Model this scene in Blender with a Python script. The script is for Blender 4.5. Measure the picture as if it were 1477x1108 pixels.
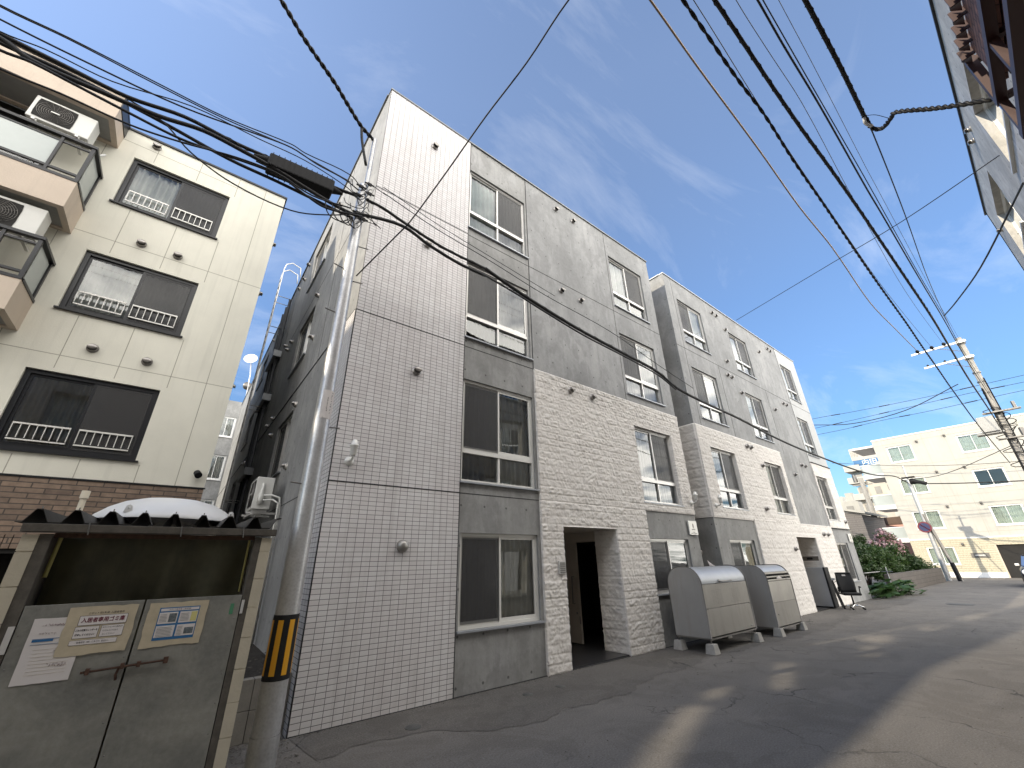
import bpy, math, random
import numpy as np
from mathutils import Vector, Matrix
R = math.radians
random.seed(7)
rng = np.random.RandomState(11)
for o in list(bpy.data.objects): bpy.data.objects.remove(o)
SC = bpy.context.scene
COL = SC.collection

# ------------------------------------------------------------------ camera
cd = bpy.data.cameras.new('camera'); cam = bpy.data.objects.new('camera', cd); COL.objects.link(cam)
cd.sensor_fit = 'HORIZONTAL'; cd.sensor_width = 36.0; cd.lens = 36.0 * 584.0 / 1477.0
cd.clip_start = 0.05; cd.clip_end = 2000
# rows: world axes expressed in (right, down, forward)
RW = ((0.78758893, 0.23491399, 0.56966578), (-0.615908, 0.32861545, 0.71600923), (-0.01900039, -0.91478265, 0.4034993))
m = Matrix(((RW[0][0], -RW[0][1], -RW[0][2], 0.0), (RW[1][0], -RW[1][1], -RW[1][2], 0.0), (RW[2][0], -RW[2][1], -RW[2][2], 1.65), (0, 0, 0, 1)))
cam.matrix_world = m
SC.camera = cam

# ------------------------------------------------------------------ light
SUN = Vector((-0.983, 0.186, 0.545)).normalized()
EL = math.asin(SUN.z); AZ = math.atan2(SUN.x, SUN.y)
sd = bpy.data.lights.new('sun', 'SUN'); sun = bpy.data.objects.new('sun', sd); COL.objects.link(sun)
sd.energy = 2.0; sd.angle = R(0.53); sd.color = (1.0, 0.93, 0.80)
sun.rotation_euler = SUN.to_track_quat('Z', 'Y').to_euler()
W = bpy.data.worlds.new('World'); SC.world = W; W.use_nodes = True
SC.view_settings.view_transform = 'Standard'; SC.view_settings.look = 'None'
SC.view_settings.exposure = 1.32; SC.view_settings.gamma = 1.0
SC.view_settings.use_white_balance = True; SC.view_settings.white_balance_temperature = 7300; SC.view_settings.white_balance_tint = 10
nt = W.node_tree; nt.nodes.clear()
def N(nt, t, **kw):
    n = nt.nodes.new(t)
    for k, v in kw.items():
        if k == 'inp':
            for a, b in v.items(): n.inputs[a].default_value = b
        else: setattr(n, k, v)
    return n
sky = N(nt, 'ShaderNodeTexSky', sky_type='NISHITA', sun_disc=False)
sky.sun_elevation = EL; sky.sun_rotation = AZ
sky.air_density = 1.15; sky.dust_density = 0.6; sky.ozone_density = 1.6
tc = N(nt, 'ShaderNodeTexCoord'); sx = N(nt, 'ShaderNodeSeparateXYZ')
nt.links.new(tc.outputs['Generated'], sx.inputs[0])
zz = N(nt, 'ShaderNodeMath', operation='ADD', inp={1: 0.12}); nt.links.new(sx.outputs['Z'], zz.inputs[0])
dx = N(nt, 'ShaderNodeMath', operation='DIVIDE'); dy = N(nt, 'ShaderNodeMath', operation='DIVIDE')
nt.links.new(sx.outputs['X'], dx.inputs[0]); nt.links.new(zz.outputs[0], dx.inputs[1])
nt.links.new(sx.outputs['Y'], dy.inputs[0]); nt.links.new(zz.outputs[0], dy.inputs[1])
cx = N(nt, 'ShaderNodeCombineXYZ'); nt.links.new(dx.outputs[0], cx.inputs[0]); nt.links.new(dy.outputs[0], cx.inputs[1])
mp = N(nt, 'ShaderNodeMapping'); mp.inputs['Scale'].default_value = (0.9, 2.2, 1); mp.inputs['Rotation'].default_value = (0, 0, R(25))
nt.links.new(cx.outputs[0], mp.inputs[0])
n1 = N(nt, 'ShaderNodeTexNoise', inp={'Scale': 1.1, 'Detail': 9.0, 'Roughness': 0.62, 'Distortion': 0.7}); nt.links.new(mp.outputs[0], n1.inputs['Vector'])
cr = N(nt, 'ShaderNodeValToRGB'); cr.color_ramp.elements[0].position = 0.50; cr.color_ramp.elements[1].position = 0.95
cr.color_ramp.elements[1].color = (0.42, 0.42, 0.42, 1)
nt.links.new(n1.outputs['Fac'], cr.inputs[0])
cl = N(nt, 'ShaderNodeMix', data_type='RGBA'); cl.inputs[7].default_value = (3.9, 4.2, 4.7, 1)
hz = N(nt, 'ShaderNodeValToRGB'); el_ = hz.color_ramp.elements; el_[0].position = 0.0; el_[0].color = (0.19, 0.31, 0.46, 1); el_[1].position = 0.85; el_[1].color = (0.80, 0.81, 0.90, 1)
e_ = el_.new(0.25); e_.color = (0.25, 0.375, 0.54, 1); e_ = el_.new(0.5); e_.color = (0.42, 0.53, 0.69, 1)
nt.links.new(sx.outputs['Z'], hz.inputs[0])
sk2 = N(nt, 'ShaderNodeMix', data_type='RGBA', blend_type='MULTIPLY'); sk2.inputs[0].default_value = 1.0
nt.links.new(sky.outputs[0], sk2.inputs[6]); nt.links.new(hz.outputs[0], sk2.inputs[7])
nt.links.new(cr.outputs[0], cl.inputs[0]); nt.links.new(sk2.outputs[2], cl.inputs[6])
# bright cloud bank added in the unseen sky behind the camera to fill shaded facades
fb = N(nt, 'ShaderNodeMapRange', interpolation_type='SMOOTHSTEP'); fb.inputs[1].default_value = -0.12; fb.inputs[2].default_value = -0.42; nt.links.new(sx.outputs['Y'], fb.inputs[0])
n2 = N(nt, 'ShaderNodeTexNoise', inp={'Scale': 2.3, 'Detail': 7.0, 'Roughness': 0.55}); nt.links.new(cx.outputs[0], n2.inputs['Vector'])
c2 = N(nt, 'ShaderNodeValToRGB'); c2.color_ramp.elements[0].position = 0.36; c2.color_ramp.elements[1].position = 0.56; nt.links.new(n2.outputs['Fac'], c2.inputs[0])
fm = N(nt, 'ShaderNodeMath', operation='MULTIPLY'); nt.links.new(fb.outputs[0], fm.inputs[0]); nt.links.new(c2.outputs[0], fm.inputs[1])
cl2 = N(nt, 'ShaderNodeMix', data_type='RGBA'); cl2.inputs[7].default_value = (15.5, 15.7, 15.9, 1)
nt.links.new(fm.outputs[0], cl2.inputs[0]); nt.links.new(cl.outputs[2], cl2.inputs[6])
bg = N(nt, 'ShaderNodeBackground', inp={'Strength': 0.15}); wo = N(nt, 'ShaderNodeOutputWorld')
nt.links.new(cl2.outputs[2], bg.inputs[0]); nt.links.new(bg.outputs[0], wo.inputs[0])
SC.cycles.use_denoising = True
SC.cycles.max_bounces = 8; SC.cycles.transparent_max_bounces = 12
SC.cycles.caustics_reflective = False

# ------------------------------------------------------------------ materials
def newmat(name):
    m = bpy.data.materials.new(name); m.use_nodes = True
    nt = m.node_tree; nt.nodes.clear()
    out = N(nt, 'ShaderNodeOutputMaterial'); b = N(nt, 'ShaderNodeBsdfPrincipled')
    nt.links.new(b.outputs[0], out.inputs[0])
    return m, nt, b, out
def pos_uv(nt, sc=(1, 1, 1)):
    g = N(nt, 'ShaderNodeNewGeometry'); s = N(nt, 'ShaderNodeSeparateXYZ'); nt.links.new(g.outputs['Position'], s.inputs[0])
    a = N(nt, 'ShaderNodeMath', operation='ADD'); nt.links.new(s.outputs[0], a.inputs[0]); nt.links.new(s.outputs[1], a.inputs[1])
    return g, s, a.outputs[0]
def comb(nt, x=None, y=None, z=None):
    c = N(nt, 'ShaderNodeCombineXYZ')
    for i, v in enumerate((x, y, z)):
        if v is not None: nt.links.new(v, c.inputs[i])
    return c.outputs[0]
def math_(nt, op, a, b=None, c=None):
    n = N(nt, 'ShaderNodeMath', operation=op)
    for i, v in enumerate((a, b, c)):
        if v is None: continue
        if isinstance(v, (int, float)): n.inputs[i].default_value = v
        else: nt.links.new(v, n.inputs[i])
    return n.outputs[0]
def noise(nt, vec, scale, detail=4, rough=0.55, dist=0.0):
    n = N(nt, 'ShaderNodeTexNoise', inp={'Scale': scale, 'Detail': float(detail), 'Roughness': rough, 'Distortion': dist})
    if vec is not None: nt.links.new(vec, n.inputs['Vector'])
    return n.outputs['Fac']
def ramp(nt, fac, stops):
    r = N(nt, 'ShaderNodeValToRGB'); e = r.color_ramp.elements
    while len(e) < len(stops): e.new(0.5)
    for i, (p, c) in enumerate(stops):
        e[i].position = p; e[i].color = (c[0], c[1], c[2], 1) if not isinstance(c, float) else (c, c, c, 1)
    nt.links.new(fac, r.inputs[0]); return r.outputs[0]
def mixc(nt, fac, a, b, mode='MIX'):
    n = N(nt, 'ShaderNodeMix', data_type='RGBA', blend_type=mode)
    for i, v in ((0, fac), (6, a), (7, b)):
        if isinstance(v, (int, float)): n.inputs[i].default_value = v
        elif isinstance(v, tuple): n.inputs[i].default_value = (v[0], v[1], v[2], 1)
        else: nt.links.new(v, n.inputs[i])
    return n.outputs[2]
def bump(nt, b, h, strength=0.3, dist=0.01):
    n = N(nt, 'ShaderNodeBump', inp={'Strength': strength, 'Distance': dist}); nt.links.new(h, n.inputs['Height'])
    nt.links.new(n.outputs[0], b.inputs['Normal'])
def stretch(nt, vec, s):
    mm = N(nt, 'ShaderNodeMapping'); mm.inputs['Scale'].default_value = s; nt.links.new(vec, mm.inputs[0]); return mm.outputs[0]

def plain(name, c, rough=0.5, metal=0.0, var=0.12, nscale=3.0, bmp=0.0, bscale=60.0, dirt=None):
    m, nt, b, out = newmat(name)
    g = N(nt, 'ShaderNodeNewGeometry')
    f = noise(nt, g.outputs['Position'], nscale, 6, 0.6)
    lo = tuple(x * (1 - var) for x in c); hi = tuple(min(1, x * (1 + var)) for x in c)
    col = ramp(nt, f, [(0.3, lo), (0.7, hi)])
    if dirt:
        f2 = noise(nt, stretch(nt, g.outputs['Position'], (3, 3, 0.5)), 2.5, 6, 0.65)
        col = mixc(nt, math_(nt, 'MULTIPLY', ramp(nt, f2, [(0.5, 0.0), (0.75, 1.0)]), 0.6), col, dirt)
    nt.links.new(col, b.inputs['Base Color'])
    b.inputs['Roughness'].default_value = rough; b.inputs['Metallic'].default_value = metal
    if bmp: bump(nt, b, noise(nt, g.outputs['Position'], bscale, 4), bmp, 0.005)
    return m

def m_tile():
    m, nt, b, out = newmat('white_tile')
    g, s, u = pos_uv(nt)
    uu = math_(nt, 'DIVIDE', math_(nt, 'SUBTRACT', u, 1.434 + 5.727), 0.1117)
    vv = math_(nt, 'DIVIDE', s.outputs[2], 0.0585)
    fu = math_(nt, 'FRACT', uu); fv = math_(nt, 'FRACT', vv)
    du = math_(nt, 'MULTIPLY', math_(nt, 'MINIMUM', fu, math_(nt, 'SUBTRACT', 1.0, fu)), 0.1117)
    dv = math_(nt, 'MULTIPLY', math_(nt, 'MINIMUM', fv, math_(nt, 'SUBTRACT', 1.0, fv)), 0.0585)
    d = math_(nt, 'MINIMUM', du, dv)
    mask = ramp(nt, math_(nt, 'MULTIPLY', d, 100.0), [(0.23, 0.0), (0.37, 1.0)])
    cell = comb(nt, math_(nt, 'FLOOR', uu), math_(nt, 'FLOOR', vv))
    wn = N(nt, 'ShaderNodeTexWhiteNoise', noise_dimensions='2D'); nt.links.new(cell, wn.inputs['Vector'])
    tc_ = ramp(nt, wn.outputs['Value'], [(0.0, (0.63, 0.605, 0.605)), (0.5, (0.67, 0.65, 0.65)), (1.0, (0.705, 0.69, 0.69))])
    big = noise(nt, g.outputs['Position'], 0.9, 5)
    tc_ = mixc(nt, math_(nt, 'MULTIPLY', ramp(nt, big, [(0.4, 0.0), (0.7, 1.0)]), 0.35), tc_, (0.61, 0.555, 0.55))
    st = noise(nt, stretch(nt, g.outputs['Position'], (6, 6, 0.22)), 1.0, 7, 0.62)
    tc_ = mixc(nt, math_(nt, 'MULTIPLY', ramp(nt, st, [(0.5, 0.0), (0.68, 1.0)]), 0.34), tc_, (0.42, 0.395, 0.38))
    col = mixc(nt, mask, (0.12, 0.112, 0.11), tc_)
    nt.links.new(col, b.inputs['Base Color'])
    nt.links.new(ramp(nt, mask, [(0.0, 0.9), (1.0, 0.32)]), b.inputs['Roughness'])
    tilt = math_(nt, 'MULTIPLY', wn.outputs['Value'], 0.3)
    bump(nt, b, math_(nt, 'ADD', mask, math_(nt, 'MULTIPLY', fu, tilt)), 0.5, 0.004)
    return m
def m_concrete(name, base=0.27, warm=(1.0, 1.0, 0.96), holes=True, hz=0.0):
    m, nt, b, out = newmat(name)
    g, s, u = pos_uv(nt); P = g.outputs['Position']
    f1 = noise(nt, P, 0.8, 8, 0.62); f2 = noise(nt, stretch(nt, P, (7, 7, 0.35)), 1.0, 6, 0.6); f3 = noise(nt, P, 14, 6, 0.7)
    c = ramp(nt, f1, [(0.32, tuple(base * 0.62 * w for w in warm)), (0.5, tuple(base * w for w in warm)), (0.68, tuple(base * 1.3 * w for w in (1, 1, 1)))])
    c = mixc(nt, math_(nt, 'MULTIPLY', ramp(nt, f2, [(0.45, 0.0), (0.7, 1.0)]), 0.45), c, tuple(base * 0.62 * w for w in warm))
    c = mixc(nt, math_(nt, 'MULTIPLY', ramp(nt, f2, [(0.25, 1.0), (0.42, 0.0)]), 0.35), c, (base * 1.4, base * 1.4, base * 1.4))
    f5 = noise(nt, stretch(nt, P, (1.2, 1.2, 0.7)), 2.4, 9, 0.68, 0.5)
    c = mixc(nt, math_(nt, 'MULTIPLY', ramp(nt, f5, [(0.47, 0.0), (0.57, 1.0)]), 0.55), c, tuple(base * 0.55 * w for w in warm))
    c = mixc(nt, math_(nt, 'MULTIPLY', ramp(nt, f5, [(0.33, 1.0), (0.43, 0.0)]), 0.30), c, (base * 1.45, base * 1.45, base * 1.42))
    c = mixc(nt, 0.30, c, ramp(nt, f3, [(0.3, base * 0.7), (0.7, base * 1.25)]), 'MIX')
    if holes:
        fu = math_(nt, 'SUBTRACT', math_(nt, 'FRACT', math_(nt, 'DIVIDE', u, 0.45)), 0.5)
        fv = math_(nt, 'SUBTRACT', math_(nt, 'FRACT', math_(nt, 'DIVIDE', math_(nt, 'ADD', s.outputs[2], hz), 0.60)), 0.5)
        du = math_(nt, 'MULTIPLY', fu, 0.45); dv = math_(nt, 'MULTIPLY', fv, 0.60)
        d = math_(nt, 'SQRT', math_(nt, 'ADD', math_(nt, 'MULTIPLY', du, du), math_(nt, 'MULTIPLY', dv, dv)))
        mk = ramp(nt, math_(nt, 'MULTIPLY', d, 20.0), [(0.30, 1.0), (0.44, 0.0)])
        c = mixc(nt, math_(nt, 'MULTIPLY', mk, 0.72), c, (0.04, 0.04, 0.04))
        # formwork seams
        pu = math_(nt, 'FRACT', math_(nt, 'DIVIDE', u, 0.9)); sm = ramp(nt, math_(nt, 'MULTIPLY', math_(nt, 'MINIMUM', pu, math_(nt, 'SUBTRACT', 1.0, pu)), 100.0), [(0.25, 1.0), (0.6, 0.0)])
        c = mixc(nt, math_(nt, 'MULTIPLY', sm, 0.28), c, (base * 0.5,) * 3)
        bump(nt, b, math_(nt, 'SUBTRACT', f3, math_(nt, 'MULTIPLY', mk, 1.5)), 0.25, 0.01)
    else: bump(nt, b, f3, 0.25, 0.008)
    nt.links.new(c, b.inputs['Base Color']); b.inputs['Roughness'].default_value = 0.62
    return m
def m_stone():
    m, nt, b, out = newmat('white_split_stone')
    g = N(nt, 'ShaderNodeNewGeometry'); P = g.outputs['Position']
    f = noise(nt, P, 3, 6, 0.6); f2 = noise(nt, P, 30, 5, 0.65)
    c = ramp(nt, f, [(0.3, (0.66, 0.625, 0.59)), (0.7, (0.76, 0.73, 0.69))])
    c = mixc(nt, math_(nt, 'MULTIPLY', ramp(nt, f2, [(0.5, 0.0), (0.75, 1.0)]), 0.30), c, (0.50, 0.45, 0.40))
    nt.links.new(c, b.inputs['Base Color']); b.inputs['Roughness'].default_value = 0.75
    bump(nt, b, noise(nt, P, 26, 6, 0.65, 0.6), 0.55, 0.012)
    return m
def m_asphalt(name, base, warm=(1.14, 1.0, 0.84)):
    m, nt, b, out = newmat(name)
    g = N(nt, 'ShaderNodeNewGeometry'); P = g.outputs['Position']
    f = noise(nt, P, 0.45, 8, 0.6, 0.4); f2 = noise(nt, P, 55, 3, 0.8); f4 = noise(nt, stretch(nt, P, (0.35, 1.4, 1)), 1.6, 6, 0.6)
    c = ramp(nt, f, [(0.3, tuple(base * 0.72 * w for w in warm)), (0.52, tuple(base * w for w in warm)), (0.72, tuple(base * 1.35 * w for w in warm))])
    c = mixc(nt, math_(nt, 'MULTIPLY', ramp(nt, f4, [(0.5, 0.0), (0.72, 1.0)]), 0.35), c, tuple(base * 1.7 * w for w in warm))
    f2b = noise(nt, P, 140, 2, 0.8)
    c = mixc(nt, 0.42, c, ramp(nt, f2, [(0.30, base * 0.25), (0.5, base * 0.95), (0.70, base * 2.3)]))
    c = mixc(nt, math_(nt, 'MULTIPLY', ramp(nt, f2b, [(0.60, 0.0), (0.70, 1.0)]), 0.5), c, tuple(base * 2.6 * w for w in warm))
    f6 = noise(nt, P, 1.1, 9, 0.7, 1.2)
    c = mixc(nt, math_(nt, 'MULTIPLY', ramp(nt, f6, [(0.50, 0.0), (0.57, 1.0)]), 0.28), c, tuple(base * 0.5 * w for w in warm))
    v = N(nt, 'ShaderNodeTexVoronoi', feature='DISTANCE_TO_EDGE', inp={'Scale': 0.42})
    wv = N(nt, 'ShaderNodeVectorMath', operation='ADD'); nn = N(nt, 'ShaderNodeTexNoise', inp={'Scale': 1.7, 'Detail': 6.0}); nt.links.new(P, nn.inputs['Vector'])
    nt.links.new(P, wv.inputs[0]); nt.links.new(nn.outputs['Color'], wv.inputs[1]); nt.links.new(wv.outputs[0], v.inputs['Vector'])
    ck = ramp(nt, v.outputs['Distance'], [(0.0, 1.0), (0.008, 0.0)])
    ckm = math_(nt, 'MULTIPLY', ck, ramp(nt, noise(nt, P, 0.6, 3), [(0.48, 0.0), (0.58, 1.0)]))
    c = mixc(nt, math_(nt, 'MULTIPLY', ckm, 0.75), c, (0.012, 0.012, 0.012))
    nt.links.new(c, b.inputs['Base Color']); b.inputs['Roughness'].default_value = 0.85
    bump(nt, b, math_(nt, 'SUBTRACT', f2, math_(nt, 'MULTIPLY', ckm, 2.0)), 0.45, 0.012)
    return m
def m_glass(name='window_glass', tint=(0.97, 1.0, 0.985), wav=0.006):
    m, nt, b, out = newmat(name); nt.nodes.remove(b)
    g = N(nt, 'ShaderNodeNewGeometry')
    bp = N(nt, 'ShaderNodeBump', inp={'Strength': 1.0, 'Distance': wav}); nt.links.new(noise(nt, g.outputs['Position'], 0.9, 1, 0.3), bp.inputs['Height'])
    gl = N(nt, 'ShaderNodeBsdfGlossy', inp={'Roughness': 0.01}); nt.links.new(bp.outputs[0], gl.inputs['Normal']); gl.inputs['Color'].default_value = (0.95, 0.98, 1, 1)
    tr = N(nt, 'ShaderNodeBsdfTransparent'); tr.inputs['Color'].default_value = (*tint, 1)
    fr = N(nt, 'ShaderNodeFresnel', inp={'IOR': 1.85}); mx = N(nt, 'ShaderNodeMixShader')
    nt.links.new(fr.outputs[0], mx.inputs[0]); nt.links.new(tr.outputs[0], mx.inputs[1]); nt.links.new(gl.outputs[0], mx.inputs[2]); nt.links.new(mx.outputs[0], out.inputs[0])
    return m
def m_screen():
    m, nt, b, out = newmat('insect_screen')
    b.inputs['Base Color'].default_value = (0.045, 0.045, 0.047, 1); b.inputs['Roughness'].default_value = 0.6; b.inputs['Alpha'].default_value = 0.66
    return m
def m_brick(name, c1, c2, mortar, bw=0.3, bh=0.06, ms=0.006, off=0.5, vary=0.5):
    m, nt, b, out = newmat(name)
    g, s, u = pos_uv(nt); vec = comb(nt, u, s.outputs[2])
    t = N(nt, 'ShaderNodeTexBrick', offset=off); nt.links.new(vec, t.inputs['Vector'])
    for k, v in (('Scale', 1.0), ('Mortar Size', ms), ('Brick Width', bw), ('Row Height', bh), ('Bias', 0.0), ('Mortar Smooth', 0.1)): t.inputs[k].default_value = v
    t.inputs['Color1'].default_value = (*c1, 1); t.inputs['Color2'].default_value = (*c2, 1); t.inputs['Mortar'].default_value = (*mortar, 1)
    f = noise(nt, g.outputs['Position'], 12, 5, 0.6)
    c = mixc(nt, 0.5, t.outputs['Color'], ramp(nt, f, [(0.3, 0.3), (0.7, 0.75)]), 'OVERLAY')
    nt.links.new(c, b.inputs['Base Color']); b.inputs['Roughness'].default_value = 0.7
    bump(nt, b, math_(nt, 'SUBTRACT', 1.0, t.outputs['Fac']), 0.5, 0.006)
    return m
def m_panel(name, c, pw=None):
    m, nt, b, out = newmat(name)
    g = N(nt, 'ShaderNodeNewGeometry'); P = g.outputs['Position']
    f = noise(nt, P, 1.3, 6, 0.6); f2 = noise(nt, P, 45, 3, 0.7); f3 = noise(nt, stretch(nt, P, (8, 8, 0.4)), 1.0, 5)
    col = ramp(nt, f, [(0.3, tuple(x * 0.93 for x in c)), (0.7, tuple(x * 1.05 for x in c))])
    col = mixc(nt, math_(nt, 'MULTIPLY', ramp(nt, f3, [(0.52, 0.0), (0.75, 1.0)]), 0.30), col, tuple(x * 0.6 for x in c))
    nt.links.new(col, b.inputs['Base Color']); b.inputs['Roughness'].default_value = 0.7
    bump(nt, b, f2, 0.35, 0.006)
    return m
def m_galv(name, base=0.42, metal=0.75, rough=0.42):
    m, nt, b, out = newmat(name)
    g = N(nt, 'ShaderNodeNewGeometry'); P = g.outputs['Position']
    v = N(nt, 'ShaderNodeTexVoronoi', inp={'Scale': 45.0}); nt.links.new(P, v.inputs['Vector'])
    f = noise(nt, P, 4, 6, 0.65)
    c = mixc(nt, 0.4, ramp(nt, f, [(0.3, base * 0.7), (0.7, base * 1.2)]), ramp(nt, v.outputs['Distance'], [(0.0, base * 0.8), (0.7, base * 1.25)]))
    nt.links.new(c, b.inputs['Base Color']); b.inputs['Metallic'].default_value = metal; b.inputs['Roughness'].default_value = rough
    return m
def m_leaf(name, a, b_):
    m, nt, b, out = newmat(name)
    g = N(nt, 'ShaderNodeNewGeometry')
    c = mixc(nt, g.outputs['Random Per Island'], a, b_)
    nt.links.new(c, b.inputs['Base Color']); b.inputs['Roughness'].default_value = 0.5
    tl = N(nt, 'ShaderNodeBsdfTranslucent'); nt.links.new(c, tl.inputs['Color']); mx = N(nt, 'ShaderNodeMixShader', inp={0: 0.3})
    nt.links.new(b.outputs[0], mx.inputs[1]); nt.links.new(tl.outputs[0], mx.inputs[2]); nt.links.new(mx.outputs[0], out.inputs[0])
    return m
def m_rustsheet():
    m, nt, b, out = newmat('weathered_door_sheet')
    g = N(nt, 'ShaderNodeNewGeometry'); P = g.outputs['Position']
    f = noise(nt, P, 2.2, 8, 0.65, 0.4); f2 = noise(nt, P, 30, 4, 0.7); f3 = noise(nt, P, 5, 6, 0.6)
    c = ramp(nt, f, [(0.3, (0.15, 0.15, 0.135)), (0.5, (0.24, 0.237, 0.205)), (0.7, (0.36, 0.35, 0.30))])
    c = mixc(nt, 0.3, c, ramp(nt, f2, [(0.3, 0.08), (0.7, 0.26)]))
    c = mixc(nt, math_(nt, 'MULTIPLY', ramp(nt, f3, [(0.62, 0.0), (0.75, 1.0)]), 0.35), c, (0.12, 0.075, 0.05))
    nt.links.new(c, b.inputs['Base Color']); b.inputs['Metallic'].default_value = 0.25; b.inputs['Roughness'].default_value = 0.6
    bump(nt, b, f, 0.2, 0.02)
    return m
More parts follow.
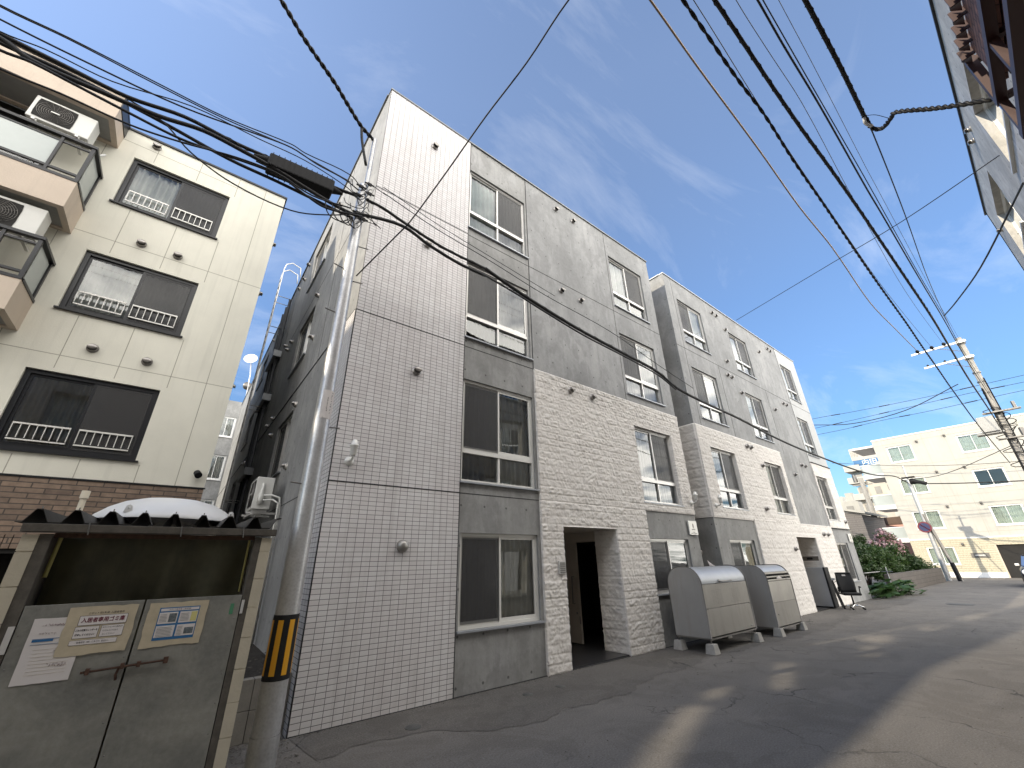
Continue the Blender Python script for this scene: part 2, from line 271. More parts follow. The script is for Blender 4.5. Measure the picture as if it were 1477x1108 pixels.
M = dict(
    tile=m_tile(), conc=m_concrete('formed_concrete', 0.275, (0.98, 1.0, 1.0)), conc_dark=m_concrete('formed_concrete_darker', 0.275, (1.0, 1.0, 0.96), True, 0.2),
    conc_far=m_concrete('plain_concrete', 0.30, holes=False), stone=m_stone(),
    joint=plain('joint_sealant', (0.03, 0.03, 0.032), 0.8), copper=plain('dark_flashing', (0.16, 0.17, 0.18), 0.4, 0.6),
    alu=plain('silver_aluminium', (0.62, 0.61, 0.59), 0.35, 0.35, 0.05), alu_w=plain('pale_aluminium', (0.74, 0.73, 0.69), 0.4, 0.2, 0.05),
    black_alu=plain('black_aluminium', (0.016, 0.017, 0.02), 0.35, 0.1), glass=m_glass(), glass_far=m_glass('far_window_glass', (0.5, 0.55, 0.53), 0.0),
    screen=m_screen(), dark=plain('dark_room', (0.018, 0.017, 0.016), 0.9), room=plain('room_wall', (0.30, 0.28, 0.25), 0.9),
    sheer=plain('sheer_curtain', (0.86, 0.86, 0.82), 0.9, 0, 0.06, 8), drape=plain('grey_drape', (0.30, 0.28, 0.255), 0.9, 0, 0.1, 8), teal=plain('pale_green_curtain', (0.38, 0.50, 0.47), 0.9, 0, 0.06, 8),
    steel=plain('brushed_steel', (0.34, 0.325, 0.30), 0.38, 0.6), steel_dk=plain('dull_steel', (0.20, 0.19, 0.18), 0.4, 0.8), hoodsteel=plain('weathered_hood_steel', (0.34, 0.32, 0.30), 0.35, 0.7, 0.3, 20), farcurtain=plain('far_pale_curtain', (0.30, 0.34, 0.30), 0.9, 0, 0.15, 5),
    asphalt=m_asphalt('asphalt', 0.135), asphalt_dk=m_asphalt('asphalt_patch', 0.102),
    cream=m_panel('cream_siding', (0.70, 0.685, 0.60)), peach=m_panel('peach_render', (0.56, 0.47, 0.385)), groove=plain('panel_groove', (0.36, 0.345, 0.29), 0.8),
    brownbrick=m_brick('brown_brick', (0.235, 0.165, 0.12), (0.15, 0.105, 0.08), (0.07, 0.055, 0.045), 0.30, 0.075, 0.008),
    lightpaint=m_panel('light_grey_paint', (0.46, 0.47, 0.47)), galv=m_galv('galvanised_steel'), galv_pole=m_galv('pole_galvanising', 0.50, 0.6, 0.38),
    ac=plain('air_conditioner_white', (0.62, 0.62, 0.59), 0.45, 0, 0.05), soffit=plain('balcony_soffit', (0.30, 0.30, 0.29), 0.8),
    frost=plain('frosted_panel', (0.42, 0.46, 0.45), 0.18, 0, 0.08, 1.2), cable=plain('black_cable', (0.006, 0.006, 0.007), 0.6), cable_br=plain('bronze_cable_sleeve', (0.20, 0.125, 0.07), 0.5),
    door=m_rustsheet(), block=plain('cream_block', (0.50, 0.45, 0.35), 0.85, 0, 0.08, 5, 0.4), tarp=plain('olive_tarpaulin', (0.075, 0.072, 0.04), 0.6, 0, 0.3, 6, 0, 60, (0.02, 0.02, 0.012)),
    rust=plain('rust', (0.085, 0.045, 0.03), 0.8, 0.3, 0.35, 30, 0.5), rooftin=plain('dark_roof_sheet', (0.035, 0.032, 0.028), 0.6, 0.2, 0.35, 8), beam=plain('aged_timber', (0.085, 0.075, 0.062), 0.8, 0, 0.3, 14, 0.3),
    paper=plain('white_paper', (0.66, 0.62, 0.60), 0.7, 0, 0.04), tape=plain('yellowed_tape', (0.50, 0.43, 0.31), 0.35, 0, 0.10, 14), ink=plain('black_ink', (0.03, 0.025, 0.025), 0.6), ink_red=plain('dark_red_ink', (0.16, 0.03, 0.05), 0.6), blue=plain('blue_print', (0.02, 0.13, 0.30), 0.5), photo=plain('printed_photo', (0.12, 0.14, 0.15), 0.5, 0, 0.6, 60), yellow_p=plain('yellow_print', (0.60, 0.55, 0.22), 0.5),
    frp=plain('white_resin', (0.68, 0.68, 0.67), 0.35, 0, 0.05), yellow=plain('yellow_reflective', (0.75, 0.36, 0.02), 0.4, 0, 0.06), black=plain('black_plastic', (0.005, 0.005, 0.006), 0.75),
    soil=plain('dark_soil', (0.022, 0.018, 0.014), 0.95, 0, 0.5, 30, 1.0, 40), cblock=plain('concrete_block', (0.36, 0.345, 0.32), 0.85, 0, 0.14, 12, 0.5), retain=plain('retaining_block', (0.23, 0.215, 0.19), 0.85, 0, 0.18, 4, 0.4, 60, (0.10, 0.09, 0.075)),
    locker=plain('beige_locker_paint', (0.285, 0.27, 0.245), 0.42, 0.2, 0.08, 2.0, 0, 60, (0.20, 0.18, 0.155)), lockerside=plain('grey_locker_paint', (0.33, 0.32, 0.305), 0.5, 0.1, 0.06, 2.0, 0, 60, (0.28, 0.26, 0.23)), lidmetal=plain('bluish_lid_metal', (0.36, 0.38, 0.41), 0.42, 0.35, 0.05),
    whitewall=m_panel('white_siding', (0.43, 0.42, 0.385)), whitebrick=m_brick('cream_siding_boards', (0.46, 0.42, 0.32), (0.43, 0.395, 0.30), (0.26, 0.235, 0.18), 3.0, 0.15, 0.012), white=plain('white_paint', (0.78, 0.78, 0.76), 0.5, 0, 0.03),
    farbeige=plain('far_beige_render', (0.46, 0.42, 0.36), 0.8, 0, 0.05), pink=plain('salmon_wall', (0.62, 0.36, 0.30), 0.8, 0, 0.05), greyhouse=m_brick('grey_lap_siding', (0.17, 0.155, 0.15), (0.15, 0.14, 0.135), (0.08, 0.075, 0.07), 4.0, 0.2, 0.015), roofbrown=plain('brown_roof', (0.12, 0.08, 0.06), 0.8),
    hedgeblock=m_brick('dark_block_wall', (0.11, 0.095, 0.085), (0.085, 0.075, 0.068), (0.05, 0.045, 0.04), 0.4, 0.2, 0.01),
    leaf=m_leaf('dark_leaf', (0.022, 0.055, 0.014), (0.05, 0.095, 0.022)), leaf2=m_leaf('mid_leaf', (0.035, 0.08, 0.02), (0.075, 0.13, 0.03)), bloom=m_leaf('pink_bloom', (0.62, 0.36, 0.38), (0.75, 0.55, 0.55)), bigleaf=m_leaf('broad_leaf', (0.045, 0.10, 0.03), (0.08, 0.15, 0.045)), bark=plain('bark', (0.07, 0.05, 0.035), 0.9),
    poleconc=plain('pole_concrete', (0.34, 0.325, 0.30), 0.8, 0, 0.15, 6, 0, 60, (0.15, 0.14, 0.13)), porcelain=plain('insulator_porcelain', (0.6, 0.6, 0.58), 0.3), transformer=plain('transformer_grey', (0.34, 0.34, 0.33), 0.5),
    oppwall=m_concrete('pale_concrete', 0.50, (1.06, 1.0, 0.88), True), maroon=m_brick('maroon_tile', (0.20, 0.10, 0.085), (0.28, 0.15, 0.12), (0.07, 0.04, 0.035), 0.22, 0.065, 0.008), maroonsteel=plain('maroon_steel', (0.045, 0.018, 0.016), 0.45, 0.2),
    red=plain('red_sign', (0.14, 0.015, 0.03), 0.4), blue_sign=plain('navy_sign', (0.02, 0.03, 0.10), 0.4), carpaint=plain('dark_car_paint', (0.02, 0.025, 0.04), 0.2, 0.3), chrome=plain('chrome', (0.7, 0.7, 0.7), 0.12, 1.0), rubber=plain('rubber', (0.02, 0.02, 0.02), 0.8), lens=plain('lamp_lens', (0.7, 0.72, 0.74), 0.1), mesh=plain('black_mesh_fabric', (0.012, 0.012, 0.013), 0.7), drain=plain('drain_pipe', (0.035, 0.037, 0.04), 0.5), floor=plain('dark_porch_tile', (0.028, 0.028, 0.03), 0.35), doorpaint=plain('ivory_door', (0.52, 0.47, 0.41), 0.5, 0, 0.06), iron=plain('cast_iron_cover', (0.10, 0.10, 0.095), 0.7, 0.3, 0.2, 40, 0.5, 80), greytape=plain('green_tape', (0.06, 0.22, 0.12), 0.5),
)

# ------------------------------------------------------------------ mesh helpers
class MB:
    def __init__(s, T=None): s.v = []; s.f = []; s.T = T or (lambda a, d, b: (a, d, b)); s.sm = set()
    def add(s, vs, fs, smooth=False):
        n = len(s.v); s.v += [s.T(*p) for p in vs]
        for f in fs:
            if smooth: s.sm.add(len(s.f))
            s.f.append(tuple(i + n for i in f))
        return s
    def box(s, a0, a1, d0, d1, b0, b1):
        s.add([(a0, d0, b0), (a1, d0, b0), (a1, d1, b0), (a0, d1, b0), (a0, d0, b1), (a1, d0, b1), (a1, d1, b1), (a0, d1, b1)],
              [(0, 3, 2, 1), (4, 5, 6, 7), (0, 1, 5, 4), (1, 2, 6, 5), (2, 3, 7, 6), (3, 0, 4, 7)]); return s
    def quad(s, *p): s.add(list(p), [tuple(range(len(p)))]); return s
    def ring(s, c, ax, r, n, ph=0):
        ax = Vector(ax).normalized(); t = Vector((0, 0, 1)) if abs(ax.z) < 0.9 else Vector((1, 0, 0)); u = ax.cross(t).normalized(); w = ax.cross(u)
        return [tuple(Vector(c) + u * (r * math.cos(2 * math.pi * i / n + ph)) + w * (r * math.sin(2 * math.pi * i / n + ph))) for i in range(n)]
    def cyl(s, p0, p1, r0, r1=None, n=12, caps=True):
        r1 = r0 if r1 is None else r1; ax = Vector(p1) - Vector(p0)
        vs = s.ring(p0, ax, r0, n) + s.ring(p1, ax, r1, n)
        k = len(s.f); s.add(vs, [(i, (i + 1) % n, (i + 1) % n + n, i + n) for i in range(n)], True)
        if caps: s.add(s_inv(vs[:n]), [tuple(range(n))]); s.add(vs[n:], [tuple(range(n))])
        return s
    def tube(s, pts, r, n=6, closed=False):
        P = [Vector(p) for p in pts]; rings = []; u = None
        for i, p in enumerate(P):
            t = (P[min(i + 1, len(P) - 1)] - P[max(i - 1, 0)]).normalized()
            if u is None:
                q = Vector((0, 0, 1)) if abs(t.z) < 0.9 else Vector((1, 0, 0)); u = t.cross(q).normalized()
            else: u = (u - t * u.dot(t)).normalized()
            w = t.cross(u); rr = r[i] if isinstance(r, (list, tuple)) else r
            rings.append([tuple(p + u * (rr * math.cos(2 * math.pi * k / n)) + w * (rr * math.sin(2 * math.pi * k / n))) for k in range(n)])
        vs = [v for rg in rings for v in rg]; fs = []
        for i in range(len(P) - 1):
            for k in range(n): fs.append((i * n + k, i * n + (k + 1) % n, (i + 1) * n + (k + 1) % n, (i + 1) * n + k))
        fs.append(tuple(range(n))); fs.append(tuple((len(P) - 1) * n + k for k in range(n)))
        s.add(vs, fs, True); return s
    def lathe(s, c, ax, prof, n=16):
        ax = Vector(ax).normalized(); vs = []
        for (h, r) in prof: vs += s.ring(Vector(c) + ax * h, ax, max(r, 1e-4), n)
        fs = [(i * n + k, i * n + (k + 1) % n, (i + 1) * n + (k + 1) % n, (i + 1) * n + k) for i in range(len(prof) - 1) for k in range(n)]
        s.add(vs, fs, True); return s
    def prism(s, poly, d0, d1):          # poly in (a, b), extruded along d
        n = len(poly); s.add([(p[0], d0, p[1]) for p in poly] + [(p[0], d1, p[1]) for p in poly],
              [tuple(range(n - 1, -1, -1)), tuple(range(n, 2 * n))] + [(i, (i + 1) % n, (i + 1) % n + n, i + n) for i in range(n)]); return s
    def prismx(s, poly, a0, a1):         # poly in (d, b), extruded along a
        n = len(poly); s.add([(a0, p[0], p[1]) for p in poly] + [(a1, p[0], p[1]) for p in poly],
              [tuple(range(n)), tuple(range(2 * n - 1, n - 1, -1))] + [(i, (i + 1) % n, (i + 1) % n + n, i + n) for i in range(n)]); return s
    def wall(s, a0, a1, b0, b1, holes=(), d=0.0, rev=0.13):
        A = sorted(set([a0, a1] + [h[0] for h in holes] + [h[1] for h in holes])); B = sorted(set([b0, b1] + [h[2] for h in holes] + [h[3] for h in holes]))
        for i in range(len(A) - 1):
            for j in range(len(B) - 1):
                ca = (A[i] + A[i + 1]) / 2; cb = (B[j] + B[j + 1]) / 2
                if any(h[0] < ca < h[1] and h[2] < cb < h[3] for h in holes): continue
                s.quad((A[i], d, B[j]), (A[i + 1], d, B[j]), (A[i + 1], d, B[j + 1]), (A[i], d, B[j + 1]))
        for h in holes:
            x0, x1, z0, z1 = h; e = d + rev
            s.quad((x0, d, z0), (x0, e, z0), (x0, e, z1), (x0, d, z1)); s.quad((x1, d, z0), (x1, e, z0), (x1, e, z1), (x1, d, z1))
            s.quad((x0, d, z1), (x1, d, z1), (x1, e, z1), (x0, e, z1)); s.quad((x0, d, z0), (x1, d, z0), (x1, e, z0), (x0, e, z0))
        return s
    def build(s, name, mat, parent=None, bevel=0.0, loc=None):
        me = bpy.data.meshes.new(name); me.from_pydata(s.v, [], s.f); me.update()
        if s.sm:
            fl = [i in s.sm for i in range(len(s.f))]; me.polygons.foreach_set('use_smooth', fl)
        me.materials.append(M[mat] if isinstance(mat, str) else mat)
        o = bpy.data.objects.new(name, me); COL.objects.link(o)
        if loc is not None: o.location = loc
        attach(o, parent)
        if bevel:
            b = o.modifiers.new('bevel', 'BEVEL'); b.width = bevel; b.segments = 2; b.limit_method = 'ANGLE'
        return o
def s_inv(l): return list(reversed(l))
def attach(o, parent):
    if parent is None: return
    o.parent = parent
    if parent.type == 'EMPTY': o.matrix_parent_inverse = Matrix.Translation(-Vector(parent.location))
def thing(name, label, cat, loc=(0, 0, 0), group=None):
    o = bpy.data.objects.new(name, None); COL.objects.link(o); o.location = loc; o.empty_display_size = 0.2
    o['label'] = label; o['category'] = cat
    if group: o['group'] = group
    return o
def tag(o, label, cat, group=None, kind=None):
    o['label'] = label; o['category'] = cat
    if group: o['group'] = group
    if kind: o['kind'] = kind
    return o
def struct(o): o['kind'] = 'structure'; return o
def copy_part(src, parent, loc, rot=None, scale=None):
    o = src.copy(); COL.objects.link(o); o.location = loc
    if rot: o.rotation_euler = rot
    if scale: o.scale = scale
    o.parent = parent; return o
def text(body, size, T, a, b, d, mat, parent, name='lettering', align='CENTER', sx=1.0, bold=0.0):
    cu = bpy.data.curves.new(name, 'FONT'); cu.body = body; cu.size = size; cu.align_x = align; cu.align_y = 'CENTER'; cu.offset = bold; cu.resolution_u = 2
    to = bpy.data.objects.new('tmp_text', cu); COL.objects.link(to); bpy.context.view_layer.update()
    me0 = to.evaluated_get(bpy.context.evaluated_depsgraph_get()).to_mesh()
    vs = [tuple(v.co) for v in me0.vertices]; fs = [tuple(p.vertices) for p in me0.polygons]
    to.to_mesh_clear; bpy.data.objects.remove(to)
    mb = MB(T); mb.add([(a + v[0] * sx, d, b + v[1]) for v in vs], fs)
    return mb.build(name, mat, parent)
def catmull(P, k=6):
    P = [Vector(p) for p in P]
    if len(P) < 3: return [P[0].lerp(P[-1], i / (k * 2)) for i in range(k * 2 + 1)]
    P2 = [P[0]] + P + [P[-1]]; out = []
    for i in range(1, len(P2) - 2):
        a, b, c, d = P2[i - 1], P2[i], P2[i + 1], P2[i + 2]
        # centripetal-safe: scale tangents by span
        lb = (c - b).length; t1 = (c - a); t2 = (d - b)
        t1 = t1 / max(t1.length, 1e-6) * lb; t2 = t2 / max(t2.length, 1e-6) * lb
        for j in range(k):
            t = j / k; h0 = 2 * t**3 - 3 * t**2 + 1; h1 = t**3 - 2 * t**2 + t; h2 = -2 * t**3 + 3 * t**2; h3 = t**3 - t**2
            out.append(b * h0 + t1 * h1 + c * h2 + t2 * h3)
    out.append(P[-1]); return out

WIRES = {
 'ins': [[35.8,1.94,13.89],[35.8,1.25,13.79],[35.8,0.69,13.7]],
 'W1': [[-12.0,1.17,11.5],[4.76,1.5,11.42],[6.63,1.56,11.48],[9.76,1.62,11.59],[13.14,1.73,11.76],[16.46,1.75,11.96],[23.18,2.0,12.49],[28.54,1.97,13.02],[35.8,1.94,13.89]],
 'W2': [[-12.0,0.6,8.8],[2.92,0.62,7.08],[3.39,0.62,7.04],[4.07,0.62,6.99],[4.76,0.6,6.93],[5.73,0.62,6.87],[7.0,0.62,6.78],[9.55,0.63,6.62],[11.98,0.62,6.5],[13.8,0.63,6.42],[15.51,0.63,6.36],[17.68,0.64,6.3],[24.16,0.64,6.25],[36.0,0.51,6.23]],
 'W2b': [[-12.0,0.68,11.5],[5.4,0.99,11.4],[8.34,1.09,11.5],[10.85,1.15,11.6],[14.33,1.2,11.77],[21.79,1.29,12.29],[35.8,1.25,13.79]],
 'W3': [[-12.0,0.63,9.0],[3.47,0.45,7.56],[4.22,0.44,7.52],[4.98,0.43,7.47],[5.91,0.41,7.43],[7.03,0.37,7.37],[8.21,0.34,7.33],[11.27,0.28,7.21],[13.89,0.24,7.16],[16.6,0.24,7.13],[20.21,0.24,7.13],[25.08,0.2,7.23],[36.0,0.17,7.76]],
 'W4': [[-12.0,0.22,11.5],[6.03,0.49,11.38],[7.4,0.48,11.43],[9.33,0.45,11.49],[13.58,0.57,11.68],[22.98,0.76,12.32],[35.8,0.69,13.7]],
 'W5': [[-12.0,0.26,9.6],[4.55,0.17,8.61],[5.41,0.17,8.6],[6.82,0.15,8.57],[9.5,0.15,8.54],[10.65,0.14,8.54],[14.31,0.12,8.57],[18.13,0.09,8.66],[21.5,0.09,8.8],[25.68,0.06,9.03],[36.0,-0.04,9.95]],
 'W6': [[-12.0,0.21,9.8],[4.76,0.13,8.84],[6.61,0.12,8.81],[9.58,0.1,8.79],[14.76,0.09,8.83],[18.86,0.05,8.95],[22.41,0.05,9.11],[36.0,-0.08,10.24]],
 'W7': [[-12.0,-0.05,11.4],[6.71,-0.01,11.41],[8.49,-0.01,11.48],[12.97,0.02,11.7],[14.22,0.02,11.77],[22.39,0.03,12.37],[24.51,0.04,12.57],[36.0,-0.02,14.04]],
 'W8': [[-3.5,0.05,7.9],[4.22,-0.19,7.45],[4.73,-0.2,7.4],[5.33,-0.21,7.35],[6.26,-0.21,7.3]],
 'N': [6.26,-0.21,7.3],
 'W8b': [[6.26,-0.21,7.3],[6.8,-0.22,7.4],[10.3,-0.16,8.05],[15.48,-0.03,9.0],[22.1,0.04,10.23],[36.0,0.12,12.77]],
 'C1': [5.97,-1.12,6.2],
 'W8c': [[6.26,-0.21,7.3],[6.54,-0.26,7.21],[6.32,-0.42,7.06],[6.19,-0.46,7.0],[6.09,-0.75,6.62],[6.02,-0.95,6.38],[5.97,-1.12,6.2]],
 'X2': [[10.12,-1.5,7.25],[22.11,-1.0,11.54],[29.09,-0.8,14.11],[84.11,-0.5,35.57]],
 'T1': [[-4.5,1.9,9.6],[-0.54,3.98,8.4],[-0.18,4.16,8.24],[0.3,4.4,8.13],[0.54,4.53,8.04],[0.81,4.66,7.93],[1.05,4.78,7.95]],
 'T2': [[4.2,-1.75,8.6],[2.0,1.39,7.2],[1.85,1.94,6.72],[1.7,2.52,6.37],[1.54,3.09,5.92],[1.38,3.69,5.51],[1.32,3.92,5.44],[1.11,4.7,5.21]],
 'LA': [[-12.0,4.78,7.17],[-2.6,4.78,6.82],[-2.13,4.78,6.85],[-1.39,4.78,6.85],[-0.73,4.78,6.86],[0.01,4.78,6.98],[0.19,4.78,6.95],[0.8,4.78,6.98],[1.02,4.78,6.81]],
 'LA2': [[-12.0,4.78,7.15],[-2.59,4.78,6.8],[-2.13,4.78,6.83],[-1.39,4.78,6.82],[-0.72,4.78,6.83],[0.01,4.78,6.92],[0.2,4.78,6.89],[0.82,4.78,6.85]],
 'LB': [[-12.0,4.78,6.99],[-2.54,4.78,6.64],[-1.9,4.78,6.64],[-1.14,4.78,6.68],[-0.36,4.78,6.85],[0.02,4.78,6.92],[0.36,4.78,6.86],[0.75,4.78,6.84],[1.05,4.78,6.73]],
 'LC': [[-12.0,4.7,6.76],[-2.45,4.7,6.41],[-2.17,4.7,6.46],[-1.67,4.7,6.47],[-1.03,4.7,6.68],[-0.34,4.7,6.7],[0.21,4.7,6.73],[0.78,4.7,6.63],[1.02,4.7,6.49]],
 'LD': [[-12.0,4.78,6.81],[-2.49,4.78,6.46],[-2.02,4.78,6.45],[-1.54,4.78,6.44],[-1.07,4.78,6.55],[-0.56,4.78,6.53],[-0.22,4.78,6.55],[0.61,4.78,6.6],[1.24,4.78,6.67],[1.71,4.78,6.58],[2.4,4.78,6.46],[3.25,4.78,6.45]],
 'LD2': [[3.33,4.9,6.57],[3.93,4.9,6.43],[4.78,4.9,6.28],[5.88,4.9,6.14],[7.24,4.9,6.04],[8.56,4.9,5.93],[9.3,4.9,5.7],[10.78,4.9,5.58],[12.59,4.9,5.52],[15.01,4.9,5.34],[17.85,4.9,5.25],[23.35,4.9,5.24],[27.1,4.9,5.36],[37.0,5.6,6.41],[40.9,5.67,6.36]],
 'LE': [[-12.0,4.72,6.7],[-2.44,4.72,6.35],[-2.2,4.72,6.26],[-1.71,4.72,6.28],[-1.25,4.72,6.32],[-0.86,4.72,6.42],[-0.45,4.72,6.4],[-0.06,4.72,6.36],[0.47,4.72,6.26],[0.93,4.72,6.22],[1.05,4.72,6.29],[1.66,4.72,6.44],[2.11,4.72,6.32],[2.69,4.72,6.23],[3.21,4.72,6.23]],
 'LE2': [[3.32,4.88,6.39],[3.95,4.88,6.32],[4.75,4.88,6.19],[5.84,4.88,6.04],[7.2,4.88,5.95],[8.51,4.88,5.83],[9.24,4.88,5.62]],
 'LF': [[-12.0,4.65,6.49],[-2.35,4.65,6.14],[-2.18,4.65,6.17],[-1.9,4.65,6.15],[-1.47,4.65,6.11],[-0.99,4.65,6.08],[-0.61,4.65,6.14],[-0.04,4.65,6.22],[0.3,4.65,6.11],[0.57,4.65,6.05],[1.04,4.65,6.19]],
 'LG': [[-12.0,4.6,6.23],[-2.26,4.6,5.88],[-1.88,4.6,5.91],[-1.38,4.6,5.91],[-0.97,4.6,5.99],[-0.47,4.6,6.14],[-0.05,4.6,6.19],[0.38,4.6,6.1],[0.86,4.6,6.19]],
 'LH': [[-1.58,4.85,6.49],[-1.23,4.85,6.4],[-0.9,4.85,6.14],[-0.43,4.85,5.96],[0.21,4.85,5.94],[0.65,4.85,6.14],[0.98,4.85,6.38],[1.07,4.85,6.49]],
 'LI': [[-12.0,4.9,6.82],[-2.51,4.9,6.47],[-2.13,4.9,6.49],[-1.64,4.9,6.47],[-1.2,4.9,6.43],[-0.57,4.9,6.35],[-0.02,4.9,6.35],[0.59,4.9,6.33],[1.09,4.9,6.32]],
 'S1': [[1.36,4.95,7.16],[2.33,4.95,6.97],[3.36,4.95,6.87],[4.83,4.95,6.68],[6.89,4.95,6.54],[8.74,4.95,6.2],[10.32,4.95,5.95]],
 'S2': [[1.36,4.98,7.31],[2.33,4.98,7.12],[3.38,4.98,7.0],[5.17,4.98,6.81]],
 'P2R': [[40.9,5.67,6.36],[40.5,4.61,6.13],[40.5,2.66,5.88],[40.5,0.39,5.67],[40.5,-1.73,5.48]],
 'F1': [[36.3,8.56,11.23],[36.3,6.4,11.09],[36.3,2.73,10.96],[36.3,-1.63,10.95],[36.3,-4.55,10.92]],
 'F2': [[36.3,8.54,10.51],[36.3,6.57,10.51],[36.3,2.86,10.57],[36.3,0.64,10.6],[36.3,-1.5,10.56],[36.3,-4.41,10.53]],
 'F3': [[36.3,7.76,9.99],[36.3,5.14,10.07],[36.3,2.69,10.04],[36.3,-1.34,10.1],[36.3,-4.22,10.01]],
 'F4': [[36.3,8.79,10.74],[36.3,6.64,10.27],[36.3,3.73,10.4],[36.3,0.94,11.31]],
 'X1': [[11.2,-2.06,9.0],[13.04,-0.08,9.6],[14.49,1.68,10.2],[17.41,5.8,11.3]],
 'F5': [[46.0,10.9,9.45],[46.0,6.37,8.36],[46.0,2.55,7.76],[46.0,-0.01,7.52]],
 'box': [[-0.18,4.78,6.5],[0.62,4.78,6.59]],
 'P3': [[60.0,12.16,9.68],[60.0,12.09,3.6]]}

# ------------------------------------------------------------------ ground
g_ = MB().box(-60, 260, -160, 160, -0.5, 0.0).build('street', 'asphalt'); struct(g_)
ap = [(1.45, 5.72), (1.5, 5.2)]
ph_ = [random.uniform(0, 6) for _ in range(6)]
for i in range(1, 700):
    x = 1.5 + i * 0.032; ap.append((x, 4.50 + 0.16 * math.sin(x * 0.7 + ph_[0]) + 0.07 * math.sin(x * 3.1 + ph_[1]) + 0.035 * math.sin(x * 8.3 + ph_[2]) + 0.02 * math.sin(x * 21 + ph_[3]) + random.uniform(-0.012, 0.012) + (0.5 if x < 2.6 else 0.5 * max(0, 1 - (x - 2.6)))))
ap += [(23.9, 5.72)]
me = MB().add([(x, y, 0.004) for x, y in ap], [tuple(range(len(ap)))])
struct(me.build('pavement', 'asphalt_dk'))

# ------------------------------------------------------------------ window kit
def frontT(y0): return lambda a, d, b: (a, y0 + d, b)
def leftT(x0): return lambda a, d, b: (x0 + d, a, b)
def backT(y0): return lambda a, d, b: (a, y0 - d, b)
def curtain(T, parent, a0, a1, b0, b1, d, mat, amp=0.030, wl=0.11, name='curtain'):
    n = max(8, int((a1 - a0) / (wl / 7))); mb = MB(T); vs = []
    ph = random.uniform(0, 6)
    for i in range(n + 1):
        a = a0 + (a1 - a0) * i / n; dd = d + amp * math.sin(2 * math.pi * a / wl + ph + 0.9 * math.sin(a * 7)) + amp * 0.4 * math.sin(a * 23)
        vs += [(a, dd, b0), (a, dd + amp * 0.2, b1)]
    mb.add(vs, [(2 * i, 2 * i + 2, 2 * i + 3, 2 * i + 1) for i in range(n)], True)
    return mb.build(name, mat, parent)
def window(T, root, a0, a1, b0, b1, typ='upper', screen='R', left='sheer', right='drape', mat='alu', f=0.045, sill=True, lowc='sheer', far=False, railing=False, backing=True):
    e = 0.01; F = MB(T); d0, d1 = 0.05, 0.14
    F.box(a0 + e * 0, a0 + f, d0, d1, b0, b1).box(a1 - f, a1, d0, d1, b0, b1).box(a0 + f, a1 - f, d0, d1, b1 - f, b1).box(a0 + f, a1 - f, d0, d1, b0, b0 + f)
    bt = b0 + f
    mid = (a0 + a1) / 2
    if typ == 'upper':
        bt = b0 + 0.56; F.box(a0 + f, a1 - f, d0 - 0.004, d1, bt - 0.07, bt).box(mid - 0.02, mid + 0.02, d0 + 0.01, d1 - 0.01, b0 + f, bt - 0.07)
    fr = F.build('window', mat, root)
    S = MB(T); k = 0.038; G = MB(T)
    for (x0, x1, dd) in ((a0 + f, mid + 0.02, 0.085), (mid - 0.02, a1 - f, 0.062)):
        z0, z1 = bt, b1 - f
        S.box(x0, x0 + k, dd, dd + 0.022, z0, z1).box(x1 - k, x1, dd, dd + 0.022, z0, z1).box(x0 + k, x1 - k, dd, dd + 0.022, z1 - k, z1).box(x0 + k, x1 - k, dd, dd + 0.022, z0, z0 + k * 1.4)
        G.quad((x0 + k, dd + 0.012, z0 + k), (x1 - k, dd + 0.012, z0 + k), (x1 - k, dd + 0.012, z1 - k), (x0 + k, dd + 0.012, z1 - k))
    if typ == 'upper':
        G.quad((a0 + f, 0.1, b0 + f), (mid - 0.02, 0.1, b0 + f), (mid - 0.02, 0.1, bt - 0.07), (a0 + f, 0.1, bt - 0.07)); G.quad((mid + 0.02, 0.1, b0 + f), (a1 - f, 0.1, b0 + f), (a1 - f, 0.1, bt - 0.07), (mid + 0.02, 0.1, bt - 0.07))
    S.build('sash', mat, fr); G.build('pane', 'glass_far' if far else 'glass', fr)
    if screen:
        x0, x1 = (a0 + f, mid) if screen == 'L' else (mid, a1 - f)
        sc = MB(T); sc.quad((x0 + 0.02, 0.056, bt + 0.02), (x1 - 0.02, 0.056, bt + 0.02), (x1 - 0.02, 0.056, b1 - f - 0.02), (x0 + 0.02, 0.056, b1 - f - 0.02)); sc.build('insect_screen', 'screen', fr)
    if left: curtain(T, fr, a0 + f, mid - 0.01, b0 + (f if typ != 'upper' or lowc else 0.5), b1 - f, 0.165, left)
    if right: curtain(T, fr, mid + 0.01, a1 - f, b0 + (f if typ != 'upper' or lowc else 0.5), b1 - f, 0.18, right)
    if sill:
        sl = MB(T); sl.box(a0 - 0.03, a1 + 0.04, -0.045, 0.06, b0 - 0.028, b0 - 0.002); sl.build('sill', 'lidmetal' if mat in ('alu', 'alu_w') else mat, fr)
    if railing:
        rl = MB(T)
        rb = bt + 0.05 if not isinstance(railing, float) else bt + railing
        for (x0, x1) in ((a0 + f + 0.07, mid - 0.06), (mid + 0.03, a1 - f - 0.07)):
            rl.box(x0, x1, 0.025, 0.043, rb + 0.24, rb + 0.265).box(x0, x1, 0.025, 0.043, rb, rb + 0.02)
            for q in range(8):
                xx = x0 + (x1 - x0 - 0.012) * q / 7; rl.box(xx, xx + 0.010, 0.028, 0.040, rb + 0.035, rb + 0.24)
        rl.build('guard_rail', 'alu_w', fr)
    return fr
